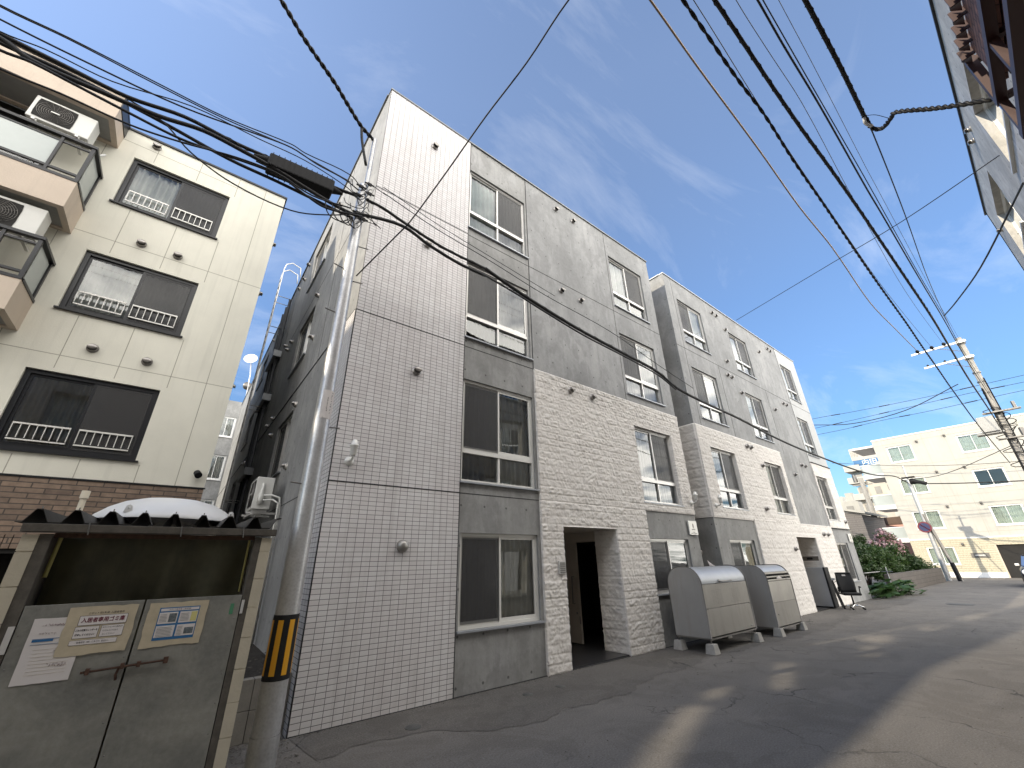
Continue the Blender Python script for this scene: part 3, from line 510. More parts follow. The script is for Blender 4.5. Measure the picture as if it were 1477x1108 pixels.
def hood_mesh():
    mb = MB(); mb.lathe((0, 0.0, 0), (0, -1, 0), [(0, 0.078), (0.012, 0.078), (0.012, 0.06), (0.05, 0.06)], 18)
    # quarter-round cowl open towards the ground
    n = 10; vs = []; mq = 8
    for j in range(mq + 1):
        ph = R(128) * j / mq
        for i in range(n + 1):
            th = math.pi * i / n
            vs.append((0.065 * math.cos(th), -0.05 - 0.055 * math.sin(ph), 0.065 * math.sin(th) * math.cos(ph) + 0.0))
    mb.add(vs, [(j * (n + 1) + i, j * (n + 1) + i + 1, (j + 1) * (n + 1) + i + 1, (j + 1) * (n + 1) + i) for j in range(mq) for i in range(n)], True)
    mb.lathe((0, -0.02, -0.005), (0, -1, 0), [(0, 0.0), (0.001, 0.058)], 14)
    return mb
HOOD = hood_mesh().build('vent_hood', 'steel')
HOOD.data.materials[0] = M['hoodsteel']
def lamp_mesh(): 
    mb = MB(); mb.lathe((0, 0, 0), (0, -1, 0), [(0, 0.065), (0.02, 0.06), (0.03, 0.02)], 16); mb.tube([(0, -0.03, 0), (0, -0.1, 0), (0, -0.13, 0.02), (0, -0.14, 0.06)], 0.018, 8)
    mb.lathe((0, -0.14, 0.05), (0, 0, 1), [(0, 0.03), (0.02, 0.042), (0.11, 0.045), (0.13, 0.062), (0.15, 0.064), (0.155, 0.045), (0.2, 0.04), (0.22, 0.025), (0.225, 0.0)], 18); return mb
used_hood = [False]
def hoods(root, T, pts, rot=(0, 0, 0), dome=False):
    for (a, b) in pts:
        w = T(a, 0.0, b)
        if not used_hood[0]:
            used_hood[0] = True; o = HOOD; o.location = w; o.rotation_euler = rot; attach(o, root)
        else:
            o = HOOD.copy(); COL.objects.link(o); o.location = w; o.rotation_euler = rot; o.parent = None; attach(o, root)
def stone_wall(name, T, a0, a1, b0, b1, holes, parent, step, d=-0.02, amp=0.8, seed=1, course=0.1345, ends=True):
    """split-faced blocks as a real relief: one height field over (a, b)"""
    def axis(lo, hi, cuts, st):
        xs = [lo]; 
        for c in sorted(cuts) + [hi]:
            n = max(1, int(round((c - xs[-1]) / st)))
            if c - xs[-1] < 1e-6: continue
            xs += [xs[-1] + (c - xs[-1]) * k / n for k in range(1, n + 1)]
        return np.array(xs)
    A = axis(a0, a1, [h[0] for h in holes] + [h[1] for h in holes], step); B = axis(b0, b1, [h[2] for h in holes if h[2] > b0] + [h[3] for h in holes], step)
    GA, GB = np.meshgrid(A, B, indexing='ij')
    def vn(x, y, s):
        x = x + 50; y = y + 50; xi = np.floor(x).astype(int); yi = np.floor(y).astype(int); fx = x - xi; fy = y - yi
        def h(i, j):
            k = (i * 374761393 + j * 668265263 + s * 974634777) & 0x7fffffff; k = ((k ^ (k >> 13)) * 1274126177) & 0x7fffffff; return ((k ^ (k >> 16)) & 0xffff) / 65535.0
        fx = fx * fx * (3 - 2 * fx); fy = fy * fy * (3 - 2 * fy)
        return (h(xi, yi) * (1 - fx) + h(xi + 1, yi) * fx) * (1 - fy) + (h(xi, yi + 1) * (1 - fx) + h(xi + 1, yi + 1) * fx) * fy
    row = np.floor(GB / course).astype(int); fb = GB / course - row
    sh = vn(row * 7.31, row * 0 + 3.3, seed + 9); bw = 0.42
    ua = GA / bw + sh * 1.7 + (row % 2) * 0.5; ca = np.floor(ua).astype(int); fa = ua - ca
    off = vn(ca * 3.7, row * 5.1, seed)
    e = np.minimum(np.minimum(fb, 1 - fb) * course, np.minimum(fa, 1 - fa) * bw + 0.006 * (vn(ca * 1.9, row * 2.3, seed + 4) > 0.35))
    gro = np.clip(e / 0.013, 0, 1) ** 0.8
    wx = GA + 0.03 * (vn(GA * 11, GB * 11, seed + 6) - 0.5) * 2; wy = GB + 0.03 * (vn(GA * 11 + 9, GB * 11 + 5, seed + 7) - 0.5) * 2
    n1 = np.abs(vn(wx * 11 + wy * 6, wy * 12 - wx * 5, seed + 1) - 0.5) * 2; n2 = np.abs(vn(wx * 24 - wy * 9, wy * 24 + wx * 9, seed + 2) - 0.5) * 2; n3 = vn(GA * 55, GB * 55, seed + 3)
    H = 0.006 * gro + (0.006 * off + 0.021 * n1 * (0.55 + 0.6 * off) + 0.012 * n2 + 0.005 * n3) * (0.35 + 0.65 * gro)
    H = H * amp
    edge = np.minimum(np.minimum(GA - A[0], A[-1] - GA), 1.0)
    for h in holes: pass
    V = [T(float(a), float(d - hh), float(b)) for a, b, hh in zip(GA.ravel(), GB.ravel(), H.ravel())]
    nb = len(B); F = []
    am = (A[:-1] + A[1:]) / 2; bm = (B[:-1] + B[1:]) / 2
    for i in range(len(A) - 1):
        for j in range(nb - 1):
            if any(h[0] < am[i] < h[1] and h[2] < bm[j] < h[3] for h in holes): continue
            F.append((i * nb + j, (i + 1) * nb + j, (i + 1) * nb + j + 1, i * nb + j + 1))
    nv = len(V)
    # edge returns so the panel has thickness
    def strip(idx, back=0.05):
        nonlocal V, F
        st = len(V)
        for (i, j) in idx: V.append(T(float(A[i]), d + back, float(B[j])))
        for q in range(len(idx) - 1):
            (i, j), (i2, j2) = idx[q], idx[q + 1]; F.append((i * nb + j, i2 * nb + j2, st + q + 1, st + q))
    if ends:
        strip([(0, j) for j in range(nb)]); strip([(len(A) - 1, j) for j in range(nb)]); strip([(i, 0) for i in range(len(A))]); strip([(i, nb - 1) for i in range(len(A))])
    def near(arr, v): return int(np.argmin(abs(arr - v)))
    for h in holes:
        i0, i1, j0, j1 = near(A, h[0]), near(A, h[1]), near(B, max(h[2], b0)), near(B, h[3])
        bk = 0.17 if h[2] > b0 else 0.035
        strip([(i0, j) for j in range(j0, j1 + 1)], 0.17); strip([(i1, j) for j in range(j0, j1 + 1)], bk); strip([(i, j1) for i in range(i0, i1 + 1)], bk)
        if h[2] > b0: strip([(i, j0) for i in range(i0, i1 + 1)], 0.17)
    mb = MB(); mb.v = V; mb.f = F; mb.sm = set(range(len(F)))
    return mb.build(name, 'stone', parent)

# ------------------------------------------------------------------ apartment building, tiled block
FY = 5.737; T1 = frontT(FY); Z1, Z2, Z3, ZT = 2.69, 5.38, 8.10, 10.97
B1 = thing('apartment_building', 'four storey concrete apartment building with tall white tiled corner and dark open entrance', 'apartment building', (1.434, FY, 0))
wA = dict(A4=(3.46, 5.09, 8.32, 10.1), A3=(3.46, 5.09, 5.59, 7.38), A2=(3.46, 5.09, 2.88, 4.72), A1=(3.49, 5.08, 0.77, 2.09))
wB = dict(B4=(8.39, 10.02, 8.33, 10.14), B3=(8.39, 10.02, 5.61, 7.43), B2=(8.39, 10.0, 2.89, 4.73), B1=(8.37, 10.02, 0.97, 2.09))
MB(T1).wall(1.434, 3.44, 0.0, ZT, (), -0.012).quad((3.44, -0.012, 0), (3.44, 0.05, 0), (3.44, 0.05, ZT), (3.44, -0.012, ZT)).build('tile_wall', 'tile', B1)
MB(leftT(1.434)).wall(FY - 0.012, 6.2, 0.0, Z2, (), -0.012).quad((6.2, -0.012, 0), (6.2, 0.0, 0), (6.2, 0.0, Z2), (6.2, -0.012, Z2)).build('tile_wall', 'tile', B1)
MB(T1).wall(3.44, 5.15, 0.0, ZT, list(wA.values()), 0.006, 0.15).build('concrete_wall', 'conc_dark', B1)
MB(T1).wall(5.15, 10.52, Z2, ZT, [wB['B4'], wB['B3']], 0.0, 0.15).build('concrete_wall', 'conc', B1)
MB(T1).wall(8.37, 10.52, 0, Z1, [wB['B1']], 0.0, 0.15).build('concrete_wall', 'conc_dark', B1)
stone_wall('stone_wall', T1, 5.15, 10.52, Z1, Z2, [wB['B2']], B1, 0.0166, seed=3)
ENT = (5.69, 7.25, 0.0, 2.25)
stone_wall('stone_wall', T1, 5.15, 8.37, 0.0, Z1, [ENT], B1, 0.0166, seed=5)
# entrance recess
stone_wall('stone_wall', lambda a, d, b: (7.25 + 0.016 + d, a, b), FY - 0.02, 6.33, 0.0, 2.25, [], B1, 0.02, d=0.0, seed=8)
rc = MB(); rc.quad((5.68, FY, 0), (5.68, 8.3, 0), (5.68, 8.3, 2.25), (5.68, FY, 2.25)); rc.quad((5.68, 8.3, 0), (7.5, 8.3, 0), (7.5, 8.3, 2.25), (5.68, 8.3, 2.25)); rc.quad((5.68, FY, 2.25), (7.6, FY, 2.25), (7.6, 8.3, 2.25), (5.68, 8.3, 2.25))
rc.box(7.27, 7.6, 6.30, 6.345, 0, 2.25).box(7.33, 7.6, 6.345, 8.3, 2.05, 2.25)
rc.build('porch_wall', 'doorpaint', B1)
MB().box(5.66, 9.2, FY + 0.01, 8.3, 0.0, 0.03).build('porch_floor', 'floor', B1)
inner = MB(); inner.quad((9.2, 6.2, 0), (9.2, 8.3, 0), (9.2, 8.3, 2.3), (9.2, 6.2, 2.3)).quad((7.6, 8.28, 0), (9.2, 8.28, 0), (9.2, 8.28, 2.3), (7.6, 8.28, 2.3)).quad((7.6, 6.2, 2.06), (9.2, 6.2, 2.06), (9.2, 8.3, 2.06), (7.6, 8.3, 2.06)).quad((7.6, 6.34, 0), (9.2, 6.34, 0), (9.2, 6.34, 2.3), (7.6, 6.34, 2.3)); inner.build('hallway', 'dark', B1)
dr = MB().box(7.31, 7.36, 6.98, 8.05, 0.05, 2.05).build('entrance_door', 'doorpaint', B1, 0.004)
MB().tube([(7.31, 7.12, 0.80), (7.25, 7.12, 0.80), (7.25, 7.10, 1.34), (7.31, 7.10, 1.34)], 0.012, 8).build('handle', 'steel_dk', dr)
MB().lathe((7.31, 7.07, 0.62), (-1, 0, 0), [(0, 0.022), (0.012, 0.02), (0.014, 0.0)], 14).build('lock', 'steel_dk', dr)
MB().box(7.30, 7.34, 6.985, 7.0, 0.42, 0.56).build('lock', 'steel_dk', dr)
# intercom with grid of buttons
ic = MB(T1).box(5.50, 5.66, -0.065, -0.03, 1.45, 1.66).build('intercom', 'alu', B1, 0.003)
kb = MB(T1)
for i in range(5):
    for j in range(6): kb.box(5.517 + i * 0.027, 5.537 + i * 0.027, -0.069, -0.064, 1.465 + j * 0.03, 1.485 + j * 0.03)
kb.build('button', 'steel_dk', ic)
# windows
cfgA = dict(A4=('R', 'teal', 'drape'), A3=('L', 'drape', 'sheer'), A2=('L', 'drape', 'sheer'), A1=('L', 'drape', 'sheer'), B4=('R', 'sheer', None), B3=('L', 'drape', 'sheer'), B2=('R', 'sheer', 'drape'), B1=('L', None, None))
for k, h in list(wA.items()) + list(wB.items()):
    s_, l_, r_ = cfgA[k]
    window(T1, B1, *h, typ='door' if k in ('A1', 'B1') else 'upper', screen=s_, left=l_, right=r_, mat='alu_w' if k in ('A1', 'A2') else 'alu')
hoods(B1, frontT(FY - 0.012), [(2.52, 10.06), (2.53, 7.29), (2.53, 4.59)])
dm = MB(frontT(FY - 0.012)).lathe((2.54, 0, 1.89), (0, -1, 0), [(0, 0.085), (0.015, 0.085), (0.03, 0.082), (0.06, 0.068), (0.08, 0.04), (0.086, 0.0)], 22).build('vent_hood', 'steel', B1)
hoods(B1, T1, [(6.24, 10.62), (6.92, 10.6), (6.2, 7.85), (6.9, 7.85)])
hoods(B1, frontT(FY - 0.045), [(6.19, 5.13), (6.9, 5.13)])
LAMP = lamp_mesh().build('wall_lamp', 'alu_w', B1, 0, (1.66, FY - 0.012, 2.97))
def lamps(root, pts):
    for p in pts:
        o = LAMP.copy(); COL.objects.link(o); o.parent = None; o.location = p; attach(o, root)
lamps(B1, [(10.42, FY - 0.045, 2.98)])
# joints, copings
jt = MB(T1)
for z in (Z1, Z2, Z3):
    jt.box(1.434, 3.44, -0.0150, -0.0, z - 0.009, z + 0.009); jt.box(3.44, 5.15, 0.003, 0.02, z - 0.007, z + 0.007)
jt.box(5.15, 10.52, -0.003, 0.01, Z3 - 0.007, Z3 + 0.007); jt.box(5.143, 5.157, -0.003, 0.01, Z2, ZT); jt.box(8.275, 8.287, -0.003, 0.01, Z2, Z3).box(8.275, 8.287, -0.003, 0.01, Z3, ZT); jt.box(3.433, 3.445, -0.016, -0.012, 0, ZT)
jt.build('wall_joint', 'joint', B1)
MB().box(1.42, 10.54, FY - 0.03, FY + 0.15, ZT, ZT + 0.035).box(1.40, 1.56, FY + 0.15, 29.0, ZT, ZT + 0.035).box(10.40, 10.54, FY + 0.15, 29.0, ZT, ZT + 0.035).build('coping', 'copper', B1)
fl = MB().box(1.44, 10.5, FY - 0.014, FY + 0.02, -0.02, 0.012).build('base_flashing', 'joint', B1)
# left side wall
TL = leftT(1.434)
sw = [(9.6, 11.3, 3.48, 4.86), (9.6, 11.3, 6.26, 7.66), (9.6, 11.4, 9.08, 10.42), (19, 20.6, 3.48, 4.86), (19, 20.6, 6.26, 7.66), (19, 20.6, 9.08, 10.42)]
MB(TL).wall(6.2, 29.0, 0, Z2, [h for h in sw if h[3] < Z2], 0.0, 0.15).build('concrete_wall', 'conc', B1)
MB(TL).wall(FY + 0.0, 29.0, Z2, ZT, [h for h in sw if h[3] > Z2], 0.0, 0.15).build('concrete_wall', 'conc', B1)
for h in sw: window(TL, B1, *h, typ='door', screen='R', left='drape', right=None, mat='alu' if h[0] < 15 else 'black_alu')
js = MB(TL)
for z in (Z1, Z2, Z3): js.box(FY, 29, -0.003 if z != Z2 else -0.014, 0.01, z - 0.007, z + 0.007)
js.box(8.0, 8.014, -0.003, 0.01, Z2, ZT); js.box(14.0, 14.014, -0.003, 0.01, 0, ZT)
js.build('wall_joint', 'joint', B1)
hoods(B1, TL, [(9.38, 4.9), (12.48, 5.43), (13.3, 5.43), (12.07, 4.85), (9.0, 3.47), (13.4, 8.15), (12.8, 7.75), (12.2, 7.75), (9.4, 7.78), (9.0, 6.4), (12.3, 10.7), (12.6, 10.3), (13.4, 10.4), (8.8, 10.3), (15.5, 10.6), (16.5, 10.4), (18, 10.5), (15.6, 7.8), (16.6, 7.9), (17.2, 5.1), (18.0, 5.2), (16.8, 2.6)], rot=(0, 0, R(-90)))
# roof, core, other sides
MB().box(1.6, 10.36, 6.0, 28.9, 10.55, 10.7).box(10.38, 10.515, FY + 0.03, 29, 0, ZT - 0.005).box(1.434, 10.52, 28.85, 29, 0, ZT).build('roof', 'conc_far', B1)
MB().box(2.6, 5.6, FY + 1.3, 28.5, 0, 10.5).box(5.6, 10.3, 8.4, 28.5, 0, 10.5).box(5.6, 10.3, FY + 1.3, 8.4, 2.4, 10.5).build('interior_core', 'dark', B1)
# pipes, ladder on the side
pp = MB()
for y in (14.6, 15.2, 15.8): pp.tube([(1.33, y, 0), (1.33, y, 10.6)], 0.045, 8)
pp.build('drain_pipe', 'drain', B1)
for z in (2.0, 4.2, 6.6, 8.2): MB().box(1.2, 1.43, 14.4, 16.0, z, z + 0.22).build('pipe_bracket', 'copper', B1)
ld = MB()
for y in (14.9, 15.4): ld.tube([(0.92, y, 1.5), (0.92, y, 12.0), (0.96, y, 12.25), (1.15, y, 12.4), (1.45, y, 12.3), (1.5, y, 11.9)], 0.022, 6)
for i in range(34): ld.tube([(0.92, 14.9, 1.8 + i * 0.3), (0.92, 15.4, 1.8 + i * 0.3)], 0.014, 5)
for z in (3.5, 6.5, 9.5, 10.8):
    ld.tube([(0.92, 14.9, z), (1.43, 14.9, z)], 0.014, 5); ld.tube([(0.92, 15.4, z), (1.43, 15.4, z)], 0.014, 5)
ld.build('roof_ladder', 'alu', B1)
# gap wall between the blocks
MB().box(10.52, 11.5, 8.2, 8.4, 0, ZT).build('link_wall', 'conc_dark', B1)

def sign_plate(root, x0, x1, z0, z1):
    p = MB(T1).box(x0, x1, -0.05, -0.02, z0, z1).build('name_plate', 'alu_w', root, 0.003)
    mb = MB(T1); cx = (x0 + x1) / 2; cz = z1 - (z1 - z0) * 0.36; w = (x1 - x0)
    mb.add([(cx + 0.055 * w * math.cos(t) * 1.6, -0.052, cz + (z1 - z0) * 0.17 * math.sin(t) * (1 if math.sin(t) > 0 else 1.1)) for t in [k * math.pi / 8 for k in range(16)]], [tuple(range(16))])
    mb.build('emblem', 'steel_dk', p)
    sc = MB(T1); h = (z1 - z0); rr = random.Random(4)
    for (zc, hh, n, ww) in ((z1 - h * 0.62, 0.09 * h, 5, 0.42), (z0 + h * 0.19, 0.04 * h, 4, 0.30), (z0 + h * 0.10, 0.05 * h, 11, 0.72)):
        st = w * ww / n
        for q in range(n):
            xx = cx - w * ww / 2 + q * st; sc.box(xx, xx + st * 0.25, -0.052, -0.0495, zc - hh / 2, zc + hh / 2); sc.box(xx + st * 0.25, xx + st * rr.uniform(0.5, 0.75), -0.052, -0.0495, zc + hh * rr.choice((-0.5, -0.1, 0.3)), zc + hh * 0.45)
    sc.build('lettering', 'ink', p)
sign_plate(B1, 10.08, 10.46, 2.2, 2.53)

# ------------------------------------------------------------------ second block
B2 = thing('apartment_building', 'longer concrete and white stone apartment block beyond the recess, second from the tiled corner', 'apartment building', (11.5, FY, 0))
wC = dict(C4=(12.15, 13.78, 8.42, 10.18), C3=(12.15, 13.78, 5.69, 7.47), C2=(12.15, 13.7, 2.99, 4.75), C1=(12.15, 13.68, 0.85, 2.12))
wD = dict(D4=(15.93, 17.5, 8.43, 10.15), D3=(15.93, 17.45, 5.7, 7.48), D2=(15.93, 17.4, 3.02, 4.78))
wE = dict(E4=(21.08, 22.5, 8.43, 10.2), E3=(21.08, 22.45, 5.75, 7.5), E2=(21.08, 22.4, 3.02, 4.82), E1=(21.05, 22.5, 0.72, 2.14))
MB(T1).wall(11.5, 20.93, Z2, ZT, [wC['C4'], wC['C3'], wD['D4'], wD['D3']], 0.0, 0.15).build('concrete_wall', 'conc', B2)
MB(T1).wall(17.7, 20.93, Z1 + 0.05, Z2, [], 0.0, 0.15).build('concrete_wall', 'conc', B2)
MB(T1).wall(11.5, 13.95, 0, Z1, [wC['C1']], 0.0, 0.15).build('concrete_wall', 'conc_dark', B2)
stone_wall('stone_wall', T1, 11.5, 17.7, Z1, Z2, [wC['C2'], wD['D2']], B2, 0.024, seed=13)
E2H = (16.94, 18.78, 0.0, 2.28)
stone_wall('stone_wall', T1, 13.95, 20.93, 0.0, Z1 + 0.05, [E2H], B2, 0.028, seed=15)
MB(T1).wall(20.93, 23.35, Z2, ZT, [wE['E4'], wE['E3']], -0.004, 0.15).build('painted_wall', 'lightpaint', B2)
stone_wall('stone_wall', T1, 20.93, 23.35, Z1, Z2, [wE['E2']], B2, 0.035, seed=17)
MB(T1).wall(20.93, 23.35, 0, Z1, [wE['E1']], 0.0, 0.15).build('concrete_wall', 'conc', B2)
TL2 = leftT(11.5)
MB(TL2).wall(FY, 8.3, Z2, ZT).build('concrete_wall', 'conc', B2); MB(TL2).wall(FY, 8.3, 0, Z1).build('concrete_wall', 'conc_dark', B2)
stone_wall('stone_wall', TL2, FY + 0.0, 8.3, Z1, Z2, [], B2, 0.03, seed=19)
cfgB = dict(C4=('L', None, 'sheer'), C3=('L', 'drape', 'sheer'), C2=('R', 'teal', None), C1=('L', None, 'drape'), D4=('R', 'sheer', None), D3=('R', 'teal', None), D2=('R', 'sheer', 'drape'), E4=('R', 'sheer', None), E3=('R', 'sheer', None), E2=('R', 'sheer', None), E1=('R', 'drape', None))
for k, h in list(wC.items()) + list(wD.items()) + list(wE.items()):
    s_, l_, r_ = cfgB[k]
    window(T1, B2, *h, typ='door' if k in ('C1', 'E1') else 'upper', screen=s_, left=l_, right=r_)
hoods(B2, T1, [(14.8, 10.61), (15.12, 10.59), (15.77 - 0.1, 10.14), (18.76, 10.1), (19.95, 10.64), (20.26, 10.61), (15.05, 8.52), (14.79, 7.87), (15.12, 7.87), (15.65, 7.36), (18.65, 7.32), (19.86, 7.87), (20.23, 7.87), (18.69, 4.61), (19.77, 5.12), (20.19, 5.12)])
hoods(B2, frontT(FY - 0.045), [(14.76, 5.15), (15.06, 5.15), (15.65, 4.59), (15.02, 3.1), (16.53, 1.89), (19.75, 2.42), (20.21, 2.42), (23.0, 3.0)])
hoods(B2, TL2, [(6.6, 9.9), (6.6, 7.3), (6.7, 4.2), (6.3, 1.8)], rot=(0, 0, R(-90)))
lamps(B2, [(11.72, FY - 0.045, 3.0)])
sign_plate(B2, 22.78, 23.2, 2.17, 2.52)
j2 = MB(T1); j2.box(11.5, 20.93, -0.003, 0.01, Z3 - 0.007, Z3 + 0.007).box(20.93, 23.35, -0.008, 0.01, Z3 - 0.007, Z3 + 0.007).box(14.2, 14.212, -0.003, 0.01, Z2, Z3).box(18.2, 18.212, -0.003, 0.01, Z2, Z3).box(20.92, 20.94, -0.006, 0.01, Z2, ZT).box(20.93, 23.35, -0.07, 0.01, Z2 - 0.012, Z2 + 0.012).box(20.93, 23.35, -0.07, 0.01, Z1 - 0.012, Z1 + 0.012).box(11.95, 11.962, -0.003, 0.01, Z2, ZT)
j2.build('wall_joint', 'joint', B2)
MB().box(11.48, 23.37, FY - 0.03, FY + 0.15, ZT, ZT + 0.035).box(11.46, 11.62, FY + 0.15, 24, ZT, ZT + 0.035).build('coping', 'lidmetal', B2)
MB().box(11.6, 23.2, 6.0, 24, 10.55, 10.7).box(23.2, 23.345, FY + 0.03, 24, 0, ZT - 0.005).box(11.5, 11.65, 8.3, 24, 0, ZT).build('roof', 'conc_far', B2)
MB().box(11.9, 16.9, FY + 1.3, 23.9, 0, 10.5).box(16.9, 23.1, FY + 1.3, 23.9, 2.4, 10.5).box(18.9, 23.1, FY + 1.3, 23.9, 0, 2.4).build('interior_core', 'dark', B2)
# second entrance
stone_wall('stone_wall', lambda a, d, b: (18.80 + d, a, b), FY - 0.02, 8.0, 0.0, 2.28, [(5.80, 6.38, 1.50, 1.65)], B2, 0.03, d=0.0, seed=21)
MB().box(18.83, 19.0, 5.80, 6.38, 1.50, 1.65).build('mail_slot_recess', 'steel_dk', B2)
MB().box(18.76, 18.80, 5.99, 6.17, 1.54, 1.61).build('mail_slot', 'dark', B2)
rc = MB(); rc.quad((16.93, FY, 0), (16.93, 8.0, 0), (16.93, 8.0, 2.28), (16.93, FY, 2.28)); rc.quad((16.93, 8.0, 0), (18.85, 8.0, 0), (18.85, 8.0, 2.28), (16.93, 8.0, 2.28)); rc.quad((16.93, FY, 2.28), (18.85, FY, 2.28), (18.85, 8.0, 2.28), (16.93, 8.0, 2.28)); rc.build('porch_wall', 'doorpaint', B2)
MB().box(16.94, 18.8, FY + 0.01, 8.0, 0, 0.03).build('porch_floor', 'floor', B2)

# air conditioner units
def ac_unit(name, label, T, a0, a1, d0, d1, b0, b1, group=None, fan=True):
    w = T((a0 + a1) / 2, (d0 + d1) / 2, b0)
    t = thing(name, label, 'air conditioner', w, group)
    MB(T).box(a0, a1, d0, d1, b0 + 0.04, b1).build('casing', 'ac', t, 0.012)
    cx = a0 + (a1 - a0) * 0.38; cz = (b0 + b1) / 2 + 0.02; r = (b1 - b0) * 0.42
    gb = MB(T); n = 8
    def oct_(rx, rz, dd): return [(cx + rx * max(-0.92, min(0.92, 1.25 * math.cos(k * math.pi / 8))), dd, cz + rz * max(-0.92, min(0.92, 1.25 * math.sin(k * math.pi / 8)))) for k in range(16)]
    gb.add(oct_(r * 1.15, r, d0 - 0.006), [tuple(range(16))]); gb.build('fan_recess', 'dark', t)
    gg = MB(T)
    for k in range(7):
        rr = r * (0.25 + 0.12 * k); gg.tube([(cx + rr * math.cos(q * math.pi / 12), d0 - 0.012, cz + rr * 0.93 * math.sin(q * math.pi / 12)) for q in range(25)], 0.0028, 4)
    for k in range(16): gg.tube([(cx, d0 - 0.012, cz), (cx + r * math.cos(k * math.pi / 8), d0 - 0.012, cz + r * 0.93 * math.sin(k * math.pi / 8))], 0.0025, 4)
    gg.build('fan_grille', 'steel_dk', t); MB(T).box(cx - 0.05, cx + 0.05, d0 - 0.022, d0 - 0.014, cz - 0.012, cz + 0.012).build('badge', 'ac', t)
    br = MB(T)
    for a in (a0 + 0.12, a1 - 0.12): br.box(a - 0.02, a + 0.02, d0 - 0.05, d1 + 0.12, b0 - 0.03, b0).box(a - 0.02, a + 0.02, d0 + 0.02, d1 - 0.02, b0, b0 + 0.04)
    br.box(a0 - 0.03, a1 + 0.03, d0, d0 + 0.04, b0 - 0.03 - 0.03, b0 - 0.03); br.build('bracket', 'alu', t)
    return t
def TACside(a, d, b): return (0.95 + d, a, b)
t = ac_unit('air_conditioner', 'white air conditioner on brackets low on the side wall of the tiled building', TACside, 8.6, 9.4, 0.0, 0.28, 2.56, 3.16)
MB().tube([(1.10, 8.59, 2.85), (1.10, 8.56, 2.83), (1.22, 8.52, 2.84), (1.34, 8.5, 2.80), (1.38, 8.5, 2.6), (1.38, 8.5, 0.4)], 0.018, 8).tube([(1.09, 8.59, 2.75), (1.10, 8.55, 2.75), (1.24, 8.5, 2.76), (1.33, 8.46, 2.70), (1.34, 8.46, 2.5), (1.34, 8.46, 0.4)], 0.016, 8).build('refrigerant_pipe', 'ac', t)
MB().lathe((1.06, 8.58, 2.68), (0, 0, 1), [(0, 0.02), (0.02, 0.05), (0.14, 0.05), (0.20, 0.028), (0.36, 0.02), (0.37, 0)], 12).build('valve_cover', 'ac', t)

# ------------------------------------------------------------------ cream building on the left
CY = 9.0; TC = frontT(CY)
CB = thing('apartment_building', 'cream panelled apartment building with black framed windows and peach balconies on the left', 'apartment building', (0.2, CY, 0))
cw = [(-2.41, -0.79, 8.05, 9.25), (-2.41, -0.79, 5.66, 6.88), (-2.41, -0.79, 3.30, 4.56)]
more = [(-9.5, -7.2, 7.6, 9.2), (-9.5, -7.2, 5.2, 6.8), (-6.2, -3.35, 7.55, 9.45), (-6.2, -3.35, 5.15, 7.0), (-6.2, -3.35, 2.95, 4.6)]
MB(TC).wall(-12, 0.22, 2.93, 9.87, cw + more, 0.0, 0.12).build('siding_wall', 'cream', CB)
MB(leftT(0.22)).wall(CY, 24, 2.93, 9.87).build('siding_wall', 'cream', CB)
MB(TC).wall(-12, 0.22, 2.14, 2.93, [], -0.0).build('brick_band', 'brownbrick', CB); MB(leftT(0.22)).wall(CY, 24, 0, 2.93).build('brick_band', 'brownbrick', CB)
sb = MB(TC)
for i in range(150): sb.box(-12 + i * 0.082, -12 + i * 0.082 + 0.072, -0.006, 0.03, 1.96, 2.14)
sb.build('soldier_course', 'brownbrick', CB)
MB().box(-12, 0.21, CY + 0.03, CY + 0.25, 1.9, 2.1).box(-12, 0.2, CY + 2.5, CY + 2.6, 0, 2.0).box(-0.35, 0.2, CY + 0.05, CY + 0.35, 0, 2.0).build('garage_recess', 'dark', CB)
gr = MB(TC); g = 0.006
for z in (4.845, 7.213, 9.58): gr.box(-12, 0.22, -0.001, 0.006, z - g, z + g)
for x in (-9.2, -7.78, -6.37, -4.95, -3.54, -2.83): gr.box(x - g, x + g, -0.001, 0.006, 2.95, 9.86)
for (z0, z1) in ((2.95, 3.24), (4.62, 5.60), (6.94, 7.99), (9.31, 9.85)):
    for x in (-2.13, -1.42, -0.72): gr.box(x - g, x + g, -0.001, 0.006, z0, z1)
gr.box(-0.19 - g, -0.19 + g, -0.001, 0.006, 2.95, 9.86)
gr.build('panel_groove', 'groove', CB)
MB().box(-12, 0.25, CY - 0.03, CY + 0.1, 9.87, 9.91).box(0.15, 0.25, CY + 0.1, 24, 9.87, 9.91).box(-12, 0.24, CY - 0.012, CY, 2.925, 2.95).build('coping', 'black_alu', CB)
MB().box(-12, 0.15, CY + 0.3, 23.9, 9.5, 9.6).box(-12, 0.2, 23.8, 24, 0, 9.87).box(-12, -11.9, CY, 24, 0, 9.87).box(-11, 0.15, 12.4, 22, 9.6, 12.5).build('roof', 'soffit', CB)
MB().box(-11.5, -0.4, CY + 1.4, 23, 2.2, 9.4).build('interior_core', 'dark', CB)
for i, h in enumerate(cw): window(TC, CB, *h, typ='door', screen='R', left=('drape' if i == 2 else 'sheer'), right=('drape' if i != 2 else None), mat='black_alu', f=0.065, railing=0.08)
for h in more: window(TC, CB, *h, typ='door', screen=None, left='sheer', right=None, mat='black_alu', f=0.06)
hoods(CB, TC, [(-2.18, 9.72), (-1.79, 7.34), (-1.24, 7.33), (-1.79 - 0.02, 5.07), (-1.1, 5.03)])
sp = MB().cyl((0.06, CY, 3.18), (0.06, CY - 0.05, 3.18), 0.03, 0.03, 10).cyl((0.06, CY - 0.04, 3.19), (0.09, CY - 0.14, 3.13), 0.05, 0.055, 14).build('spotlight', 'black', CB)
